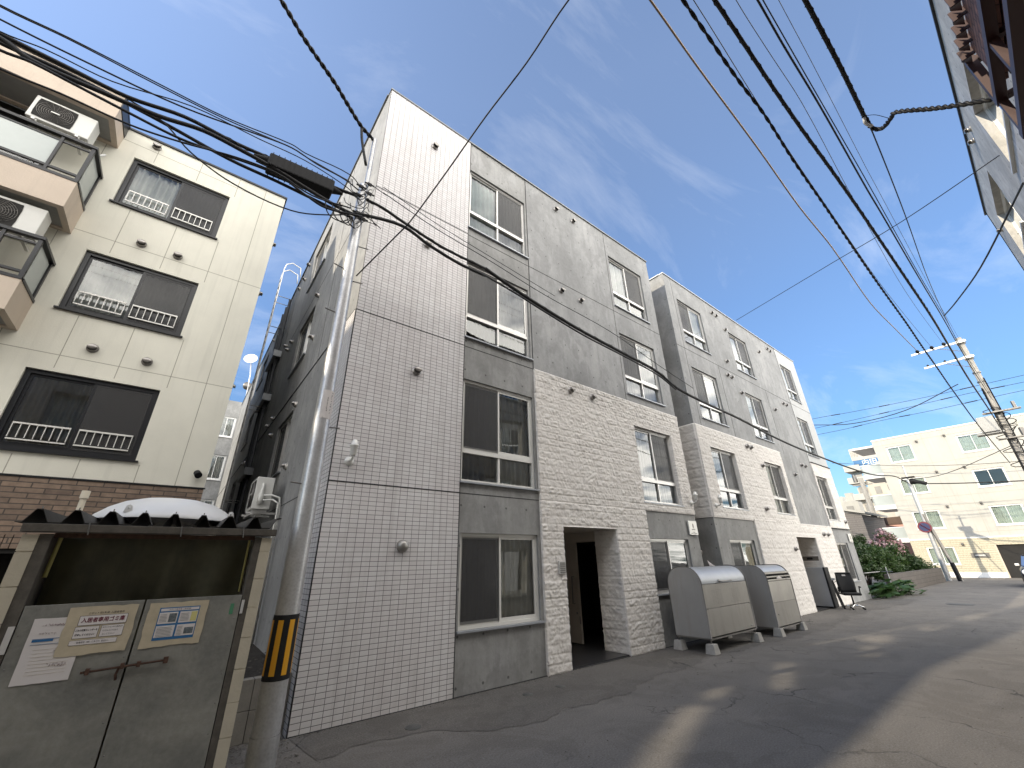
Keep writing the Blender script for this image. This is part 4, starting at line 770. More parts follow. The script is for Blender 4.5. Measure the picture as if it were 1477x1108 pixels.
hoods(CB, lambda a, d, b: (0.22 + d, a, b), [(10.4, 10.0 - 0.5), (10.2, 7.8), (11, 5.6)], rot=(0, 0, R(90)))
# balconies
def balcony(z0, z1, zr):
    y0 = 8.25; xr = -2.67; xl = -7.5
    b = MB().prismx([(y0, z0), (y0, z1), (CY, z1), (CY, z0), (CY - 0.08, z0), (CY - 0.08, z0 + 0.08), (y0 + 0.10, z0 + 0.08), (y0 + 0.10, z0)], xl, xr - 0.09)
    b.box(xr - 0.09, xr, y0, CY, z0, z1); o = b.build('balcony', 'peach', CB)
    MB().box(xl, xr - 0.1, y0 + 0.10, CY - 0.08, z0 + 0.03, z0 + 0.078).build('soffit', 'soffit', o)
    if zr is None: return o
    r_ = MB(); p = 0.05
    for x in (xr - p, xr - 0.42, xr - 1.62, xr - 2.9, xr - 4.1): r_.box(x, x + p * (1 if x > xr - 0.1 else 0.7), y0, y0 + p, z1, zr - p)
    r_.box(xl, xr + 0.02, y0 - 0.02, y0 + 0.06, zr - p, zr).box(xl, xr, y0 + 0.005, y0 + 0.045, z1 + 0.12, z1 + 0.16).box(xl, xr, y0 - 0.01, y0 + 0.05, z1, z1 + 0.05)
    r_.box(xl, xr - p, y0 + 0.01, y0 + 0.04, zr - 0.15, zr - 0.12)
    r_.box(xr - 0.06, xr + 0.02, y0 + 0.06, CY - 0.005, zr - p, zr).box(xr - 0.05, xr + 0.01, y0 + 0.05, CY, z1, z1 + 0.05).box(xr - p, xr, CY - 0.08, CY - 0.03, z1 + 0.05, zr - p)
    r_.build('balcony_rail', 'black_alu', o)
    q = MB(); q.box(xl, xr - 0.5 + 0.1, y0 + 0.02, y0 + 0.028, z1 + 0.16, zr - 0.15).box(xr - 0.03, xr - 0.022, y0 + 0.08, CY - 0.1, z1 + 0.06, zr - 0.09); q.build('glass_panel', 'frost', o)
    return o
balcony(7.08, 7.62, 8.48); balcony(4.98 + 0.12, 5.62, 6.42)
ro = MB().prismx([(8.25, 9.28), (8.25, 9.87), (CY, 9.87), (CY, 9.28), (CY - 0.08, 9.28), (CY - 0.08, 9.36), (8.35, 9.36), (8.35, 9.28)], -12, -2.76).box(-2.76, -2.67, 8.25, CY, 9.28, 9.87).build('balcony_roof', 'peach', CB)
MB().box(-12, -2.77, 8.36, CY - 0.08, 9.31, 9.358).build('soffit', 'soffit', ro); MB().box(-12, -2.65, 8.22, CY - 0.01, 9.87, 9.92).box(-2.672, -2.655, 8.24, CY - 0.01, 9.6, 9.88).build('coping', 'black_alu', ro)
ac_unit('air_conditioner', 'white air conditioner hung under the top peach balcony roof on the cream building', lambda a, d, b: (a, 8.36 + d, b), -3.62, -2.86, 0, 0.28, 8.62, 9.16, 'air conditioners on the cream building balconies')
ac_unit('air_conditioner', 'white air conditioner under the balcony beside the middle cream building window', lambda a, d, b: (a, 8.36 + d, b), -3.62, -2.82, 0, 0.28, 6.40, 6.98, 'air conditioners on the cream building balconies')
MB().tube([(-2.8, 8.5, 8.5), (-2.72, 8.55, 8.55), (-2.66, 8.62, 8.7)], 0.02).build('refrigerant_pipe', 'ac', CB)

# ------------------------------------------------------------------ garbage shed
SY = 4.0; TS = frontT(SY)
SH = thing('garbage_shed', 'weathered block garbage shed with corrugated dark roof and two grey metal doors', 'shed', (0, SY, 0))
def blocks(name, a0, a1, y0, y1, z1, parent):
    b = MB(); z = 0.0
    while z < z1 - 0.01:
        h = min(0.197, z1 - z); b.box(a0, a1, y0, y1, z, z + h - 0.006); z += 0.197
    b.box(a0 + 0.004, a1 - 0.004, y0 + 0.004, y1 - 0.004, 0, z1 - 0.01); return b.build(name, 'block', parent)
blocks('side_wall', -0.745, -0.672, SY - 0.005, 5.35, 1.875, SH); blocks('side_wall', 0.567, 0.64, SY - 0.005, 5.35, 1.875, SH)
MB().box(-0.745, 0.64, 5.27, 5.35, 0, 1.6).build('back_wall', 'block', SH)
MB(TS).box(-0.672, -0.612, 0.0, 0.35, 0, 1.875).build('door_jamb', 'beam', SH); MB(TS).box(0.522, 0.567, 0.0, 0.1, 0, 1.875).build('door_jamb', 'beam', SH)
bm = MB(TS).box(-0.76, 0.66, -0.03, 0.03, 1.885, 1.935).build('roof_beam', 'beam', SH, 0.004)
wn = MB(TS)
for x in (-0.46, 0.03, 0.42): wn.tube([(x, -0.034, 1.945), (x + 0.01, -0.034, 1.87)], 0.003, 4)
wn.build('wire_tie', 'alu', bm)
# corrugated roof (trapezoid folds)
pr = []; x = -0.80
pitch = 0.172
while x < 0.70:
    pr += [(x, 1.94), (x + 0.030, 1.94), (x + 0.072, 2.02), (x + 0.100, 2.02), (x + 0.142, 1.94)]; x += pitch
pr = [p for p in pr if p[0] <= 0.70]
rf = MB(); n = len(pr)
def zy(y): return (y - SY) * 0.03
rf.add([(p[0], SY - 0.02, p[1]) for p in pr] + [(p[0], 5.5, p[1] + zy(5.5)) for p in pr] + [(p[0], SY - 0.02, p[1] + 0.005) for p in pr] + [(p[0], 5.5, p[1] + 0.005 + zy(5.5)) for p in pr],
    [(i, i + 1, n + i + 1, n + i) for i in range(n - 1)] + [(2 * n + i, 2 * n + i + 1, 3 * n + i + 1, 3 * n + i) for i in range(n - 1)] + [(i, i + 1, 2 * n + i + 1, 2 * n + i) for i in range(n - 1)])
rfo = rf.build('corrugated_roof', 'rooftin', SH)
sw_ = MB()
for k in range(8):
    xx = -0.80 + 0.086 + k * pitch
    if xx < 0.69: sw_.cyl((xx, SY + 0.03, 2.02), (xx, SY + 0.03, 2.045), 0.004, 0.004, 6)
sw_.build('roof_screw', 'steel_dk', rfo)
# tarpaulin hanging behind the doors
tp = MB(); vs = []; nx = 60; nz = 10
for i in range(nx + 1):
    for j in range(nz + 1):
        a = -0.60 + 1.12 * i / nx; b = 1.2 + 0.68 * j / nz; fold = 0.018 * math.sin(a * 9 + 0.8 * b) + 0.012 * math.sin(a * 23 - 2 * b) + (0.05 * math.exp(-((a - 0.02 + 0.10 * (1.88 - b)) / 0.03) ** 2) * (1.8 - b))
        vs.append((a, SY + 0.22 + fold, b))
tp.add(vs, [(i * (nz + 1) + j, (i + 1) * (nz + 1) + j, (i + 1) * (nz + 1) + j + 1, i * (nz + 1) + j + 1) for i in range(nx) for j in range(nz)], True)
tp.build('tarpaulin', 'tarp', SH)
st_ = MB().tube([(-0.60, SY + 0.2, 1.86), (-0.60, SY + 0.17, 1.62)], 0.012, 6); st_.build('yellow_strap', 'yellow_p', SH)
MB().tube([(0.505, SY + 0.19, 1.86), (0.51, SY + 0.17, 1.48)], 0.008, 6).build('yellow_strap', 'yellow_p', SH)
MB(TS).box(-0.612, 0.52, 0.04, 0.06, 1.855, 1.885).build('lintel', 'rust', SH)
def door_(a0, a1, nm):
    d = MB(TS).box(a0, a1, 0.0, 0.02, 0.05, 1.465).build('door', 'door', SH, 0.002)
    rv = MB(TS)
    for z in [0.12 + 0.17 * k for k in range(8)]:
        for a in (a0 + 0.02, a1 - 0.02): rv.lathe((a, 0.0, z), (0, -1, 0), [(0, 0.0045), (0.002, 0.003), (0.0025, 0)], 8)
    rv.build('rivet', 'steel_dk', d); return d
dL = door_(-0.607, -0.051, 'l'); dR = door_(-0.041, 0.517, 'r')
MB(TS).box(-0.640, -0.612, -0.008, 0.004, 1.22, 1.36).build('hinge', 'alu', dL); MB(TS).box(0.522, 0.540, -0.008, 0.004, 1.34, 1.43).build('hinge', 'alu', dR)
MB(TS).tube([(-0.255, -0.022, 1.082), (0.16, -0.022, 1.098)], 0.0065, 8).box(-0.235, -0.215, -0.03, 0.0, 1.068, 1.10).box(-0.075, -0.055, -0.03, 0, 1.078, 1.108).box(0.005, 0.025, -0.03, 0, 1.078, 1.108).box(0.14, 0.165, -0.03, 0, 1.08, 1.115).build('sliding_bolt', 'rust', dR)
MB(TS).tube([(-0.078, -0.02, 1.085), (-0.085, -0.02, 1.05), (-0.078, -0.018, 1.02)], 0.008, 6).build('padlock_hasp', 'rust', dL)
MB(TS).box(0.455, 0.478, -0.002, 0.0, 1.34, 1.41).build('green_tape', 'greytape', dR)
# notices
def sheet(T, a0, a1, b0, b1, d, mat, parent, name, jit=0.004):
    pts = []; n = 8
    for k in range(n): pts.append((a0 + (a1 - a0) * k / n, b0 + random.uniform(-jit, jit)))
    for k in range(n): pts.append((a1 + random.uniform(-jit, jit), b0 + (b1 - b0) * k / n))
    for k in range(n): pts.append((a1 + (a0 - a1) * k / n, b1 + random.uniform(-jit, jit)))
    for k in range(n): pts.append((a0 + random.uniform(-jit, jit), b1 + (b0 - b1) * k / n))
    return MB(T).prism(pts, d - 0.0012, d).build(name, mat, parent)
n1_ = sheet(TS, -0.543, -0.301, 1.054, 1.392, -0.003, 'paper', dL, 'notice', 0.001)
hw = MB(TS); rr = random.Random(3)
for (z, a0, a1) in [(1.355, -0.50, -0.40), (1.352, -0.47, -0.33), (1.31, -0.50, -0.43), (1.235, -0.40, -0.35), (1.215, -0.41, -0.36), (1.195, -0.40, -0.36), (1.145, -0.42, -0.34), (1.138, -0.41, -0.345)]:
    a = a0
    while a < a1: hw.tube([(a, -0.0062, z + rr.uniform(-0.006, 0.006)), (a + rr.uniform(0.004, 0.009), -0.0062, z + rr.uniform(-0.008, 0.008)), (a + rr.uniform(0.003, 0.008), -0.0062, z + rr.uniform(-0.008, 0.004))], 0.0007, 4); a += 0.0125
hw.build('handwriting', 'ink_red', n1_)
MB(TS).box(-0.52, -0.43, -0.0062, -0.004, 1.268, 1.280).box(-0.52, -0.33, -0.0062, -0.004, 1.2815, 1.2835).box(-0.52, -0.33, -0.0062, -0.004, 1.254, 1.2555).build('blue_band', 'blue', n1_)
fl_ = MB(TS)
for k in range(8): fl_.box(-0.50, -0.33, -0.0052, -0.004, 1.225 - k * 0.018, 1.2257 - k * 0.018)
fl_.build('faint_line', 'tape', n1_)
n2_ = sheet(TS, -0.402, -0.0745, 1.178, 1.442, -0.006, 'tape', dL, 'notice')
def frame_(T, a0, a1, b0, b1, d, w, mat_in, mat_ed, parent):
    e = MB(T).box(a0, a1, d - 0.0012, d, b0, b1).build('notice_border', mat_ed, parent)
    return MB(T).box(a0 + w, a1 - w, d - 0.0024, d - 0.001, b0 + w, b1 - w).build('notice_field', mat_in, parent)
text('エポット南5条通  入居者専用', 0.014, TS, -0.225, 1.4035, -0.0078, 'ink', n2_, sx=0.95)
frame_(TS, -0.345, -0.115, 1.338, 1.392, -0.0072, 0.0018, 'paper', 'ink', n2_); text('入居者専用ゴミ庫', 0.030, TS, -0.230, 1.365, -0.0105, 'ink_red', n2_, sx=0.86, bold=0.0006)
frame_(TS, -0.350, -0.238, 1.268, 1.332, -0.0072, 0.0015, 'paper', 'ink', n2_); frame_(TS, -0.228, -0.118, 1.268, 1.332, -0.0072, 0.0015, 'paper', 'ink', n2_)
text('ごみの収集カレンダーを', 0.0125, TS, -0.294, 1.311, -0.0105, 'ink', n2_, sx=0.74, bold=0.0003); text('厳守してください！', 0.0125, TS, -0.294, 1.286, -0.0105, 'ink', n2_, sx=0.85, bold=0.0003)
text('当マンションの入居者以外', 0.0105, TS, -0.173, 1.320, -0.0105, 'ink', n2_, sx=0.80); text('の方はゴミを出さ', 0.0105, TS, -0.181, 1.301, -0.0105, 'ink', n2_, sx=0.9); text('ないで下さい！', 0.0105, TS, -0.183, 1.282, -0.0105, 'ink', n2_, sx=0.9)
frame_(TS, -0.355, -0.135, 1.232, 1.258, -0.0072, 0.0012, 'paper', 'ink', n2_); text('管理会社（株）くまざわ  電話011-', 0.0125, TS, -0.247, 1.245, -0.0105, 'ink', n2_, sx=0.78)
n3_ = sheet(TS, -0.014, 0.3155, 1.178, 1.441, -0.003, 'tape', dR, 'notice')
MB(TS).box(0.045, 0.270, -0.0052, -0.004, 1.215, 1.410).build('blue_print', 'blue', n3_)
wp = MB(TS)
for (a0, a1, b0, b1) in ((0.052, 0.265, 1.388, 1.404), (0.050, 0.152, 1.312, 1.380), (0.163, 0.265, 1.312, 1.380), (0.050, 0.152, 1.232, 1.300), (0.163, 0.265, 1.232, 1.300)): wp.box(a0, a1, -0.0062, -0.005, b0, b1)
wp.build('white_field', 'paper', n3_)
MB(TS).box(0.105, 0.147, -0.0072, -0.006, 1.320, 1.372).build('printed_photo', 'photo', n3_); MB(TS).box(0.208, 0.260, -0.0072, -0.006, 1.242, 1.280).build('printed_photo', 'photo', n3_); MB(TS).box(0.228, 0.262, -0.0072, -0.006, 1.318, 1.376).build('yellow_field', 'yellow_p', n3_)
text('エポット南5条通  入居者専用', 0.0105, TS, 0.158, 1.396, -0.0078, 'ink', n3_, sx=0.9)
for (a0, a1, zt, n) in ((0.056, 0.098, 1.368, 6), (0.170, 0.220, 1.368, 6), (0.058, 0.145, 1.290, 7), (0.169, 0.202, 1.290, 7)):
    gl_ = MB(TS)
    for k in range(n): gl_.box(a0, a1 - rr.uniform(0, 0.01), -0.0072, -0.006, zt - k * 0.0085 - 0.002, zt - k * 0.0085)
    gl_.build('small_print', 'photo', n3_)
# white resin lid lying on the shed roof
TK = thing('tank_lid', 'white domed resin tank lid with small lugs lying on the shed roof', 'tank lid', (-0.08, 5.0, 2.03))
dm = MB(); prof = [(0.0, 0.53), (0.012, 0.53), (0.05, 0.50), (0.11, 0.43), (0.16, 0.34), (0.195, 0.22), (0.21, 0.10), (0.215, 0.0)]
dm.lathe((-0.08, 5.05, 2.045), (0, 0, 1), prof, 40); dm.build('dome', 'frp', TK)
for (x, y) in ((-0.34, 4.62), (0.38, 4.82)):
    lg = MB(lambda a, d, b, x=x, y=y: (x + a, y + d, 2.085 + b)); pts = [(-0.03, 0), (0.03, 0), (0.018, 0.05), (0, 0.06), (-0.018, 0.05)]
    lg.prism(pts, -0.008, 0.008); lg.lathe((0, -0.012, 0.035), (0, 1, 0), [(0, 0.0), (0, 0.009), (0.024, 0.009), (0.024, 0)], 10); lg.build('lug', 'frp', TK)
tag(MB().tube([(-0.742, 5.5, 0.0), (-0.742, 5.5, 2.30)], 0.024, 10).tube([(-0.742, 5.5, 2.27), (-0.742, 5.5, 2.34)], 0.032, 10).build('vent_pipe', 'block'), 'cream vent pipe with cap standing just behind the shed roof', 'pipe')
# low retaining wall, soil and litter by the shed
RW_ = MB(); 
for (x0, x1) in ((0.66, 1.05), (1.055, 1.42)):
    RW_.box(x0, x1, 5.88, 6.0, 0.0, 0.275).box(x0, x1, 5.88, 6.0, 0.28, 0.555)
tag(RW_.build('retaining_wall', 'retain', None, 0.004), 'low stained concrete block wall between the shed and the tiled corner', 'wall')
so = MB(); vs = []
for i in range(15):
    for j in range(30): vs.append((0.2 + 1.24 * i / 14, 6.0 + 9.0 * j / 29, 0.50 + 0.03 * rng.rand()))
so.add(vs, [(i * 30 + j, (i + 1) * 30 + j, (i + 1) * 30 + j + 1, i * 30 + j + 1) for i in range(14) for j in range(29)])
tag(so.build('soil', 'soil'), 'dark soil and litter in the narrow gap', 'soil', None, 'stuff')
lt = MB()
for k in range(2300):
    if k < 330: x, y, z = random.uniform(0.65, 1.42), 5.85 - abs(random.gauss(0, 0.35)), 0.006 + random.uniform(0, 0.01)
    elif k < 560: x, y, z = random.uniform(0.3, 1.42), random.uniform(6.0, 7.6), 0.53 + random.uniform(0, 0.03)
    elif k < 1900: x, y, z = random.uniform(1.5, 24), 5.71 - abs(random.gauss(0, 0.05)), 0.010
    else: x, y, z = random.uniform(1, 24), random.uniform(0.5, 5.6), 0.008
    a = random.uniform(0, 6.3); L = random.uniform(0.006, 0.03) if k < 560 else random.uniform(0.004, 0.014); w = L * random.uniform(0.2, 0.5)
    c, s_ = math.cos(a), math.sin(a); lt.quad((x - c * L, y - s_ * L, z), (x + s_ * w, y - c * w, z + 0.006), (x + c * L, y + s_ * L, z + 0.003), (x - s_ * w, y + c * w, z))
tag(lt.build('leaf_litter', 'beam'), 'dry leaf litter scattered along the foot of the walls', 'leaf litter', None, 'stuff')

# ------------------------------------------------------------------ street pole with guard
PX, PY = 1.02, 4.78
SP = thing('utility_pole', 'galvanised steel pole with yellow and black guard at the tiled corner', 'utility pole', (PX, PY, 0))
MB().cyl((PX, PY, 0), (PX, PY, 0.34), 0.118, 0.117, 32, False).cyl((PX, PY, 0.34), (PX, PY, 4.2), 0.112, 0.080, 32, False).cyl((PX, PY, 4.2), (PX, PY, 6.9), 0.080, 0.062, 24).build('pole_shaft', 'galv_pole', SP)
MB().cyl((PX + 0.03, PY, 6.6), (PX + 0.04, PY, 7.98), 0.034, 0.032, 14).build('extension_pipe', 'galv', SP)
gd = MB().cyl((PX, PY, 0.735), (PX, PY, 1.245), 0.1135, 0.110, 32).build('pole_guard', 'black', SP)
ys = MB()
for k in range(7):
    a0 = k * 2 * math.pi / 7 + 0.35; vs = []
    for j in range(5):
        a = a0 + 0.42 * j / 4
        for (z, r) in ((0.775, 0.1150), (1.205, 0.1120)): vs.append((PX + r * math.cos(a), PY + r * math.sin(a), z))
    ys.add(vs, [(2 * j, 2 * j + 2, 2 * j + 3, 2 * j + 1) for j in range(4)])
ys.build('yellow_stripe', 'yellow', gd)
pl = MB(); vs = []
for j in range(9):
    a = R(-125) + R(100) * j / 8
    for z in (3.18, 3.52): vs.append((PX + 0.092 * math.cos(a), PY + 0.092 * math.sin(a), z))
pl.add(vs, [(2 * j, 2 * j + 2, 2 * j + 3, 2 * j + 1) for j in range(8)], True); plo = pl.build('number_plate', 'paper', SP)
pk = MB(); rr = random.Random(9)
for (aa, wd, z0, z1, st) in ((-62, 7, 3.24, 3.50, 0.035), (-88, 5, 3.26, 3.42, 0.022)):
    z = z0
    while z < z1:
        for q in range(3):
            a = R(aa + rr.uniform(-wd, wd) * 0.6); a2 = a + R(rr.uniform(3, wd)); zz_ = z + rr.uniform(0, st * 0.6)
            pk.quad((PX + 0.0925 * math.cos(a), PY + 0.0925 * math.sin(a), zz_), (PX + 0.0925 * math.cos(a2), PY + 0.0925 * math.sin(a2), zz_), (PX + 0.0925 * math.cos(a2), PY + 0.0925 * math.sin(a2), zz_ + 0.006), (PX + 0.0925 * math.cos(a), PY + 0.0925 * math.sin(a), zz_ + 0.006))
        z += st
pk.build('plate_characters', 'ink', plo)
bd = MB()
for z in (3.22, 3.48, 5.0, 6.05, 6.12, 6.3, 6.42, 6.62, 6.8): bd.lathe((PX, PY, z), (0, 0, 1), [(0, 0.098 - 0.005 * z), (0.018, 0.098 - 0.005 * z)], 20)
bd.build('clamp_band', 'steel_dk', SP)
bt = MB()
for k, z in enumerate((2.45, 3.1, 4.6, 5.15, 5.3, 5.75)):
    sgn = 1 if k % 2 else -1; bt.cyl((PX, PY, z), (PX + sgn * 0.2, PY - 0.03, z + 0.01), 0.008, 0.008, 6)
bt.build('step_bolt', 'steel_dk', SP)
for (x, y, z) in ((0.97, 4.70, 6.78), (0.95, 4.72, 6.62), (1.10, 4.70, 6.72), (1.07, 4.70, 6.2), (0.98, 4.68, 6.25), (1.08, 4.7, 6.9)): ft = MB(); ft.box(x - 0.03, x + 0.03, y - 0.015, y + 0.015, z - 0.02, z + 0.02).cyl((x - 0.07, y, z), (x + 0.07, y, z + 0.005), 0.012, 0.012, 8); ft.build('cable_clamp', 'black', SP)
lp = MB(); rr = random.Random(5)
for k in range(9):
    z = 6.1 + 0.09 * k; x0 = PX + rr.uniform(-0.25, -0.05); x1 = PX + rr.uniform(0.05, 0.35); lp.tube([Vector(p) for p in catmull([(x0, PY - 0.08, z + rr.uniform(-.1, .1)), (x0 + 0.05, PY - 0.12, z - 0.16), (PX, PY - 0.1, z - 0.1), (PX + 0.07, PY - 0.1, z + 0.05), (x1, PY - 0.05, z + rr.uniform(-.1, .15))], 5)], 0.006, 5)
for k in range(4): lp.tube(catmull([(0.55 + 0.09 * k, 4.7, 6.22), (0.62 + 0.09 * k, 4.66, 5.98), (0.78 + 0.06 * k, 4.66, 5.95), (0.92, 4.68, 6.12)], 5), 0.008, 5)
lp.build('cable_loop', 'cable', SP)

# unseen blocker added at left; its outline and gaps shape the road's sunlight
NB = thing('apartment_building', 'unseen grey building with an added gapped wall shaping sunlight on the road', 'apartment building', (-20, 5.9, 0))
MB().box(-34, -14.2, 5.6, 20, 0, 8.6).build('rendered_wall', 'conc_far', NB)
for x in (-31, -26, -21, -17):
    for z in (1, 3.8, 6.4): MB(frontT(5.6)).box(x, x + 2.0, -0.03, 0.0, z, z + 1.3).build('window', 'glass_far', NB)
GAPS = [[(2.6, 2.62), (3.7, 3.0), (5.46, 3.56), (5.6, 3.36), (4.43, 2.97), (3.0, 2.45)], [(5.8, 3.45), (6.1, 3.64), (6.9, 3.68), (6.15, 3.45)], [(7.05, 2.97), (7.03, 3.16), (8.7, 3.72), (8.7, 3.52)],
        [(10.2, 2.70), (10.25, 2.93), (11.4, 3.22), (11.5, 3.0)], [(11.8, 2.95), (11.9, 3.35), (12.4, 3.5), (13.4, 3.2), (12.6, 2.98)], [(14.4, 2.6), (14.6, 2.9), (15.9, 2.82), (15.7, 2.55)], [(17.2, 2.28), (17.2, 2.5), (19.6, 2.27), (19.0, 2.12)]]  # ground outlines of sun patches, projected back into the wall as openings
TA, TB_ = -SUN.y / SUN.x, -SUN.z / SUN.x
GW = [[(y + TA * (x + 14), TB_ * (x + 14)) for x, y in g] for g in GAPS]
def inside(px, py, poly):
    c = False; n = len(poly)
    for i in range(n):
        (x1, y1), (x2, y2) = poly[i], poly[i - 1]
        if (y1 > py) != (y2 > py) and px < (x2 - x1) * (py - y1) / (y2 - y1) + x1: c = not c
    return c
edge = [(0, 5.3), (10.46, 5.45), (13.2, 6.48), (16.7, 6.97), (19.4, 7.9), (21, 8.2)]
def edge_at(z):
    for (z0, y0), (z1, y1) in zip(edge, edge[1:]):
        if z0 <= z <= z1: return y0 + (y1 - y0) * (z - z0) / (z1 - z0)
    return edge[-1][1]
sc_ = MB(); cy_, cz_ = 0.05, 0.05; rr = random.Random(12)
j = 0; z = 0.0
while z < 20.6:
    h = cz_ if z > 8.4 else 0.6
    y = edge_at(z + h / 2); ymax = 9.7 if z < 13.7 else 8.62; run = None
    while y < ymax:
        hole = z > 8.4 and any(inside(y + cy_ / 2, z + h / 2, g) for g in GW)
        if hole or y + cy_ >= ymax:
            if run is not None: sc_.quad((-14, run, z), (-14, y, z), (-14, y, z + h), (-14, run, z + h)); run = None
        elif run is None: run = y
        y += cy_
    z += h
sc_.build('added_shade_wall', 'conc_far', NB)  # added wall; sun through its gaps stands in for window reflections on the road

# ------------------------------------------------------------------ overhead cables
def helix(pts, r, pitch, off):
    out = []; L = 0.0; P = [Vector(p) for p in pts]
    for i in range(len(P) - 1):
        seg = (P[i + 1] - P[i]); n = max(1, int(seg.length / (pitch / 8))); t = seg.normalized(); u = t.cross(Vector((0, 0, 1))).normalized(); w = t.cross(u)
        for k in range(n):
            q = L + seg.length * k / n; a = 2 * math.pi * q / pitch + off; out.append(P[i] + seg * (k / n) + u * (r * math.cos(a)) + w * (r * math.sin(a)))
        L += seg.length
    return out
def P_far(keys): return max(abs(k[0] - keys[0][0]) for k in keys) > 40
def cable(keys, r, label, name='overhead_cable', mat='cable', wrap=None, twist=None, group=None, extra=None, k=5, cat='cable'):
    r = r * (1.5 if r < 0.02 else 1.6) * (0.82 if P_far(keys) else 1.0)
    mb = MB(); P = catmull(keys, k)
    if twist:
        for s_ in range(2): mb.tube(helix(P, r * 0.9, twist, s_ * math.pi), r, 6)
    else: mb.tube(P, r, 7)
    if wrap:
        near = [p for p in P if -1 < p.x < wrap[2]]
        mb.tube(helix(near, r + 0.003, wrap[1], 0), 0.004, 4)
    if extra: extra(mb, P)
    o = mb.build(name, mat); tag(o, label, cat, group); return o
WR = WIRES
def rings(step, r, L):
    def f(mb, P):
        for i in range(0, len(P) - 1, step):
            t = (P[i + 1] - P[i]).normalized(); mb.cyl(P[i] - t * L / 2, P[i] + t * L / 2, r, r, 8)
    return f
cable(WR['W1'], 0.017, 'bronze sleeved power line highest over the street, leftmost of the lines at the top edge', mat='cable_br')
cable(WR['W2'], 0.009, 'thin twisted black cable just right of the bronze line', twist=0.35)
cable(WR['W2b'], 0.007, 'thin straight black wire running beside the thin twisted cable')
cable(WR['W3'], 0.019, 'thickest black cable over the street, loosely wrapped with a spiral lashing wire', wrap=(0.034, 0.30, 14))
cable(WR['W4'], 0.006, 'thin straight wire just right of the thickest wrapped cable')
cable(WR['W5'], 0.012, 'black cable of medium thickness, left one of the close pair over the street')
cable(WR['W6'], 0.007, 'straight black wire, right one of the close pair over the street')
cable(WR['W7'], 0.005, 'faintest hair thin wire right of the close pair over the street')
cable(WR['W8'], 0.017, 'thick knobbly spiral wrapped cable ending at the white clamp, upper right', wrap=(0.026, 0.16, 8))
cable(WR['W8b'], 0.006, 'thin wire going on from the white clamp to the far concrete pole')
cable(WR['W8c'], 0.011, 'short twisted black cable from the white clamp to the maroon balcony', twist=0.14)
nx_, ny_, nz_ = WR['N']
CLP = thing('cable_clamp', 'white cable clamp with dangling loops where the knobbly cable ends', 'cable clamp', (nx_, ny_, nz_))
MB().tube(catmull([(nx_, ny_, nz_), (nx_ + 0.06, ny_ + 0.02, nz_ - 0.06), (nx_ + 0.2, ny_ - 0.02, nz_ - 0.05), (nx_ + 0.3, ny_ - 0.03, nz_ + 0.03)], 5), 0.02, 8).build('clamp_body', 'white', CLP)
MB().tube(catmull([(nx_ + 0.2, ny_, nz_ - 0.04), (nx_ + 0.32, ny_ - 0.14, nz_ - 0.1), (nx_ + 0.24, ny_ - 0.22, nz_ - 0.1), (nx_ + 0.26, ny_ - 0.22, nz_ - 0.06)], 6), 0.008, 6).tube(catmull([(nx_, ny_, nz_), (nx_ + 0.12, ny_ - 0.1, nz_ + 0.02), (nx_ + 0.24, ny_ - 0.2, nz_ - 0.06)], 6), 0.004, 5).build('loop', 'cable', CLP)
cable([[11.2, -1.74, 8.1], [14.5, -0.95, 8.28], [17.0, -0.3, 8.6], [18.5, 0.05, 8.9]], 0.012, 'drop wire from the close pair down to the grey building on the right edge')
cable(WR['X1'], 0.007, 'single thin wire crossing the sky diagonally behind the right hand bundle')
cable(WR['T1'], 0.012, 'twisted drop cable from the top edge down to the top of the steel pole', twist=0.2)

cable([[0.81, 4.66, 7.93], [0.86, 4.7, 7.7], [0.99, 4.75, 7.3]], 0.014, 'short thick tail of the drop cable joining the steel pole')
cable([[2.86, -1.74, 9.1]] + WR['T2'][1:], 0.006, 'taut thin stay wire slanting up right from the steel pole')
G1 = 'thin wires left of the steel pole'
cable(WR['LA'], 0.005, 'uppermost thin wire of the bundle left of the steel pole'); cable(WR['LA2'], 0.005, 'thin wire just under the uppermost one left of the steel pole')
cable(WR['LB'], 0.0065, 'third thin wire from the top, left of the steel pole'); cable(WR['LC'], 0.0045, 'thin wire closest above the splice box cable')
cable(WR['LD'], 0.015, 'thick black cable running through the black splice box to the steel pole', wrap=(0.022, 0.4, 4)); cable(WR['LE'], 0.017, 'thick sagging black cable passing just under the splice box')
cable(WR['LD2'], 0.021, 'thick black cable along the facades from the tiled building to the far steel pole', wrap=(0.028, 0.5, 14)); cable(WR['LE2'], 0.012, 'black cable hanging just under the thick facade cable, ending midway')
cable(WR['LF'], 0.010, 'black cable of medium thickness low in the left bundle'); cable(WR['LG'], 0.007, 'lowest black wire of the left bundle in front of the cream balconies')
cable(WR['LH'], 0.006, 'slack thin wire dipping in front of the cream building parapet'); cable(WR['LI'], 0.014, 'second thick black cable of the left bundle, without a splice')
cable(WR['S1'], 0.005, 'lower of two thin wires along the tiled wall right of the steel pole'); cable(WR['S2'], 0.004, 'upper of two thin wires along the tiled wall right of the steel pole')
cable(WR['P2R'], 0.022, 'black cable from the far steel pole across the white building to the right')
mk = lambda n_: (lambda mb, P: [mb.cyl(P[i], P[i] + (P[i + 1] - P[i]).normalized() * 0.55, 0.03, 0.03, 6) for i in range(2, len(P) - 1, n_)])
for k_, lb in (('F1', 'uppermost sleeved wire crossing the sky behind the far concrete pole'), ('F2', 'middle sleeved wire crossing the sky behind the far concrete pole'), ('F3', 'lowest sleeved wire crossing the sky behind the far concrete pole')):
    P_ = WR[k_]; P_ = [[P_[0][0], P_[0][1] + 8, P_[0][2] + 0.2]] + P_; cable(P_, 0.009, lb, extra=mk(5))
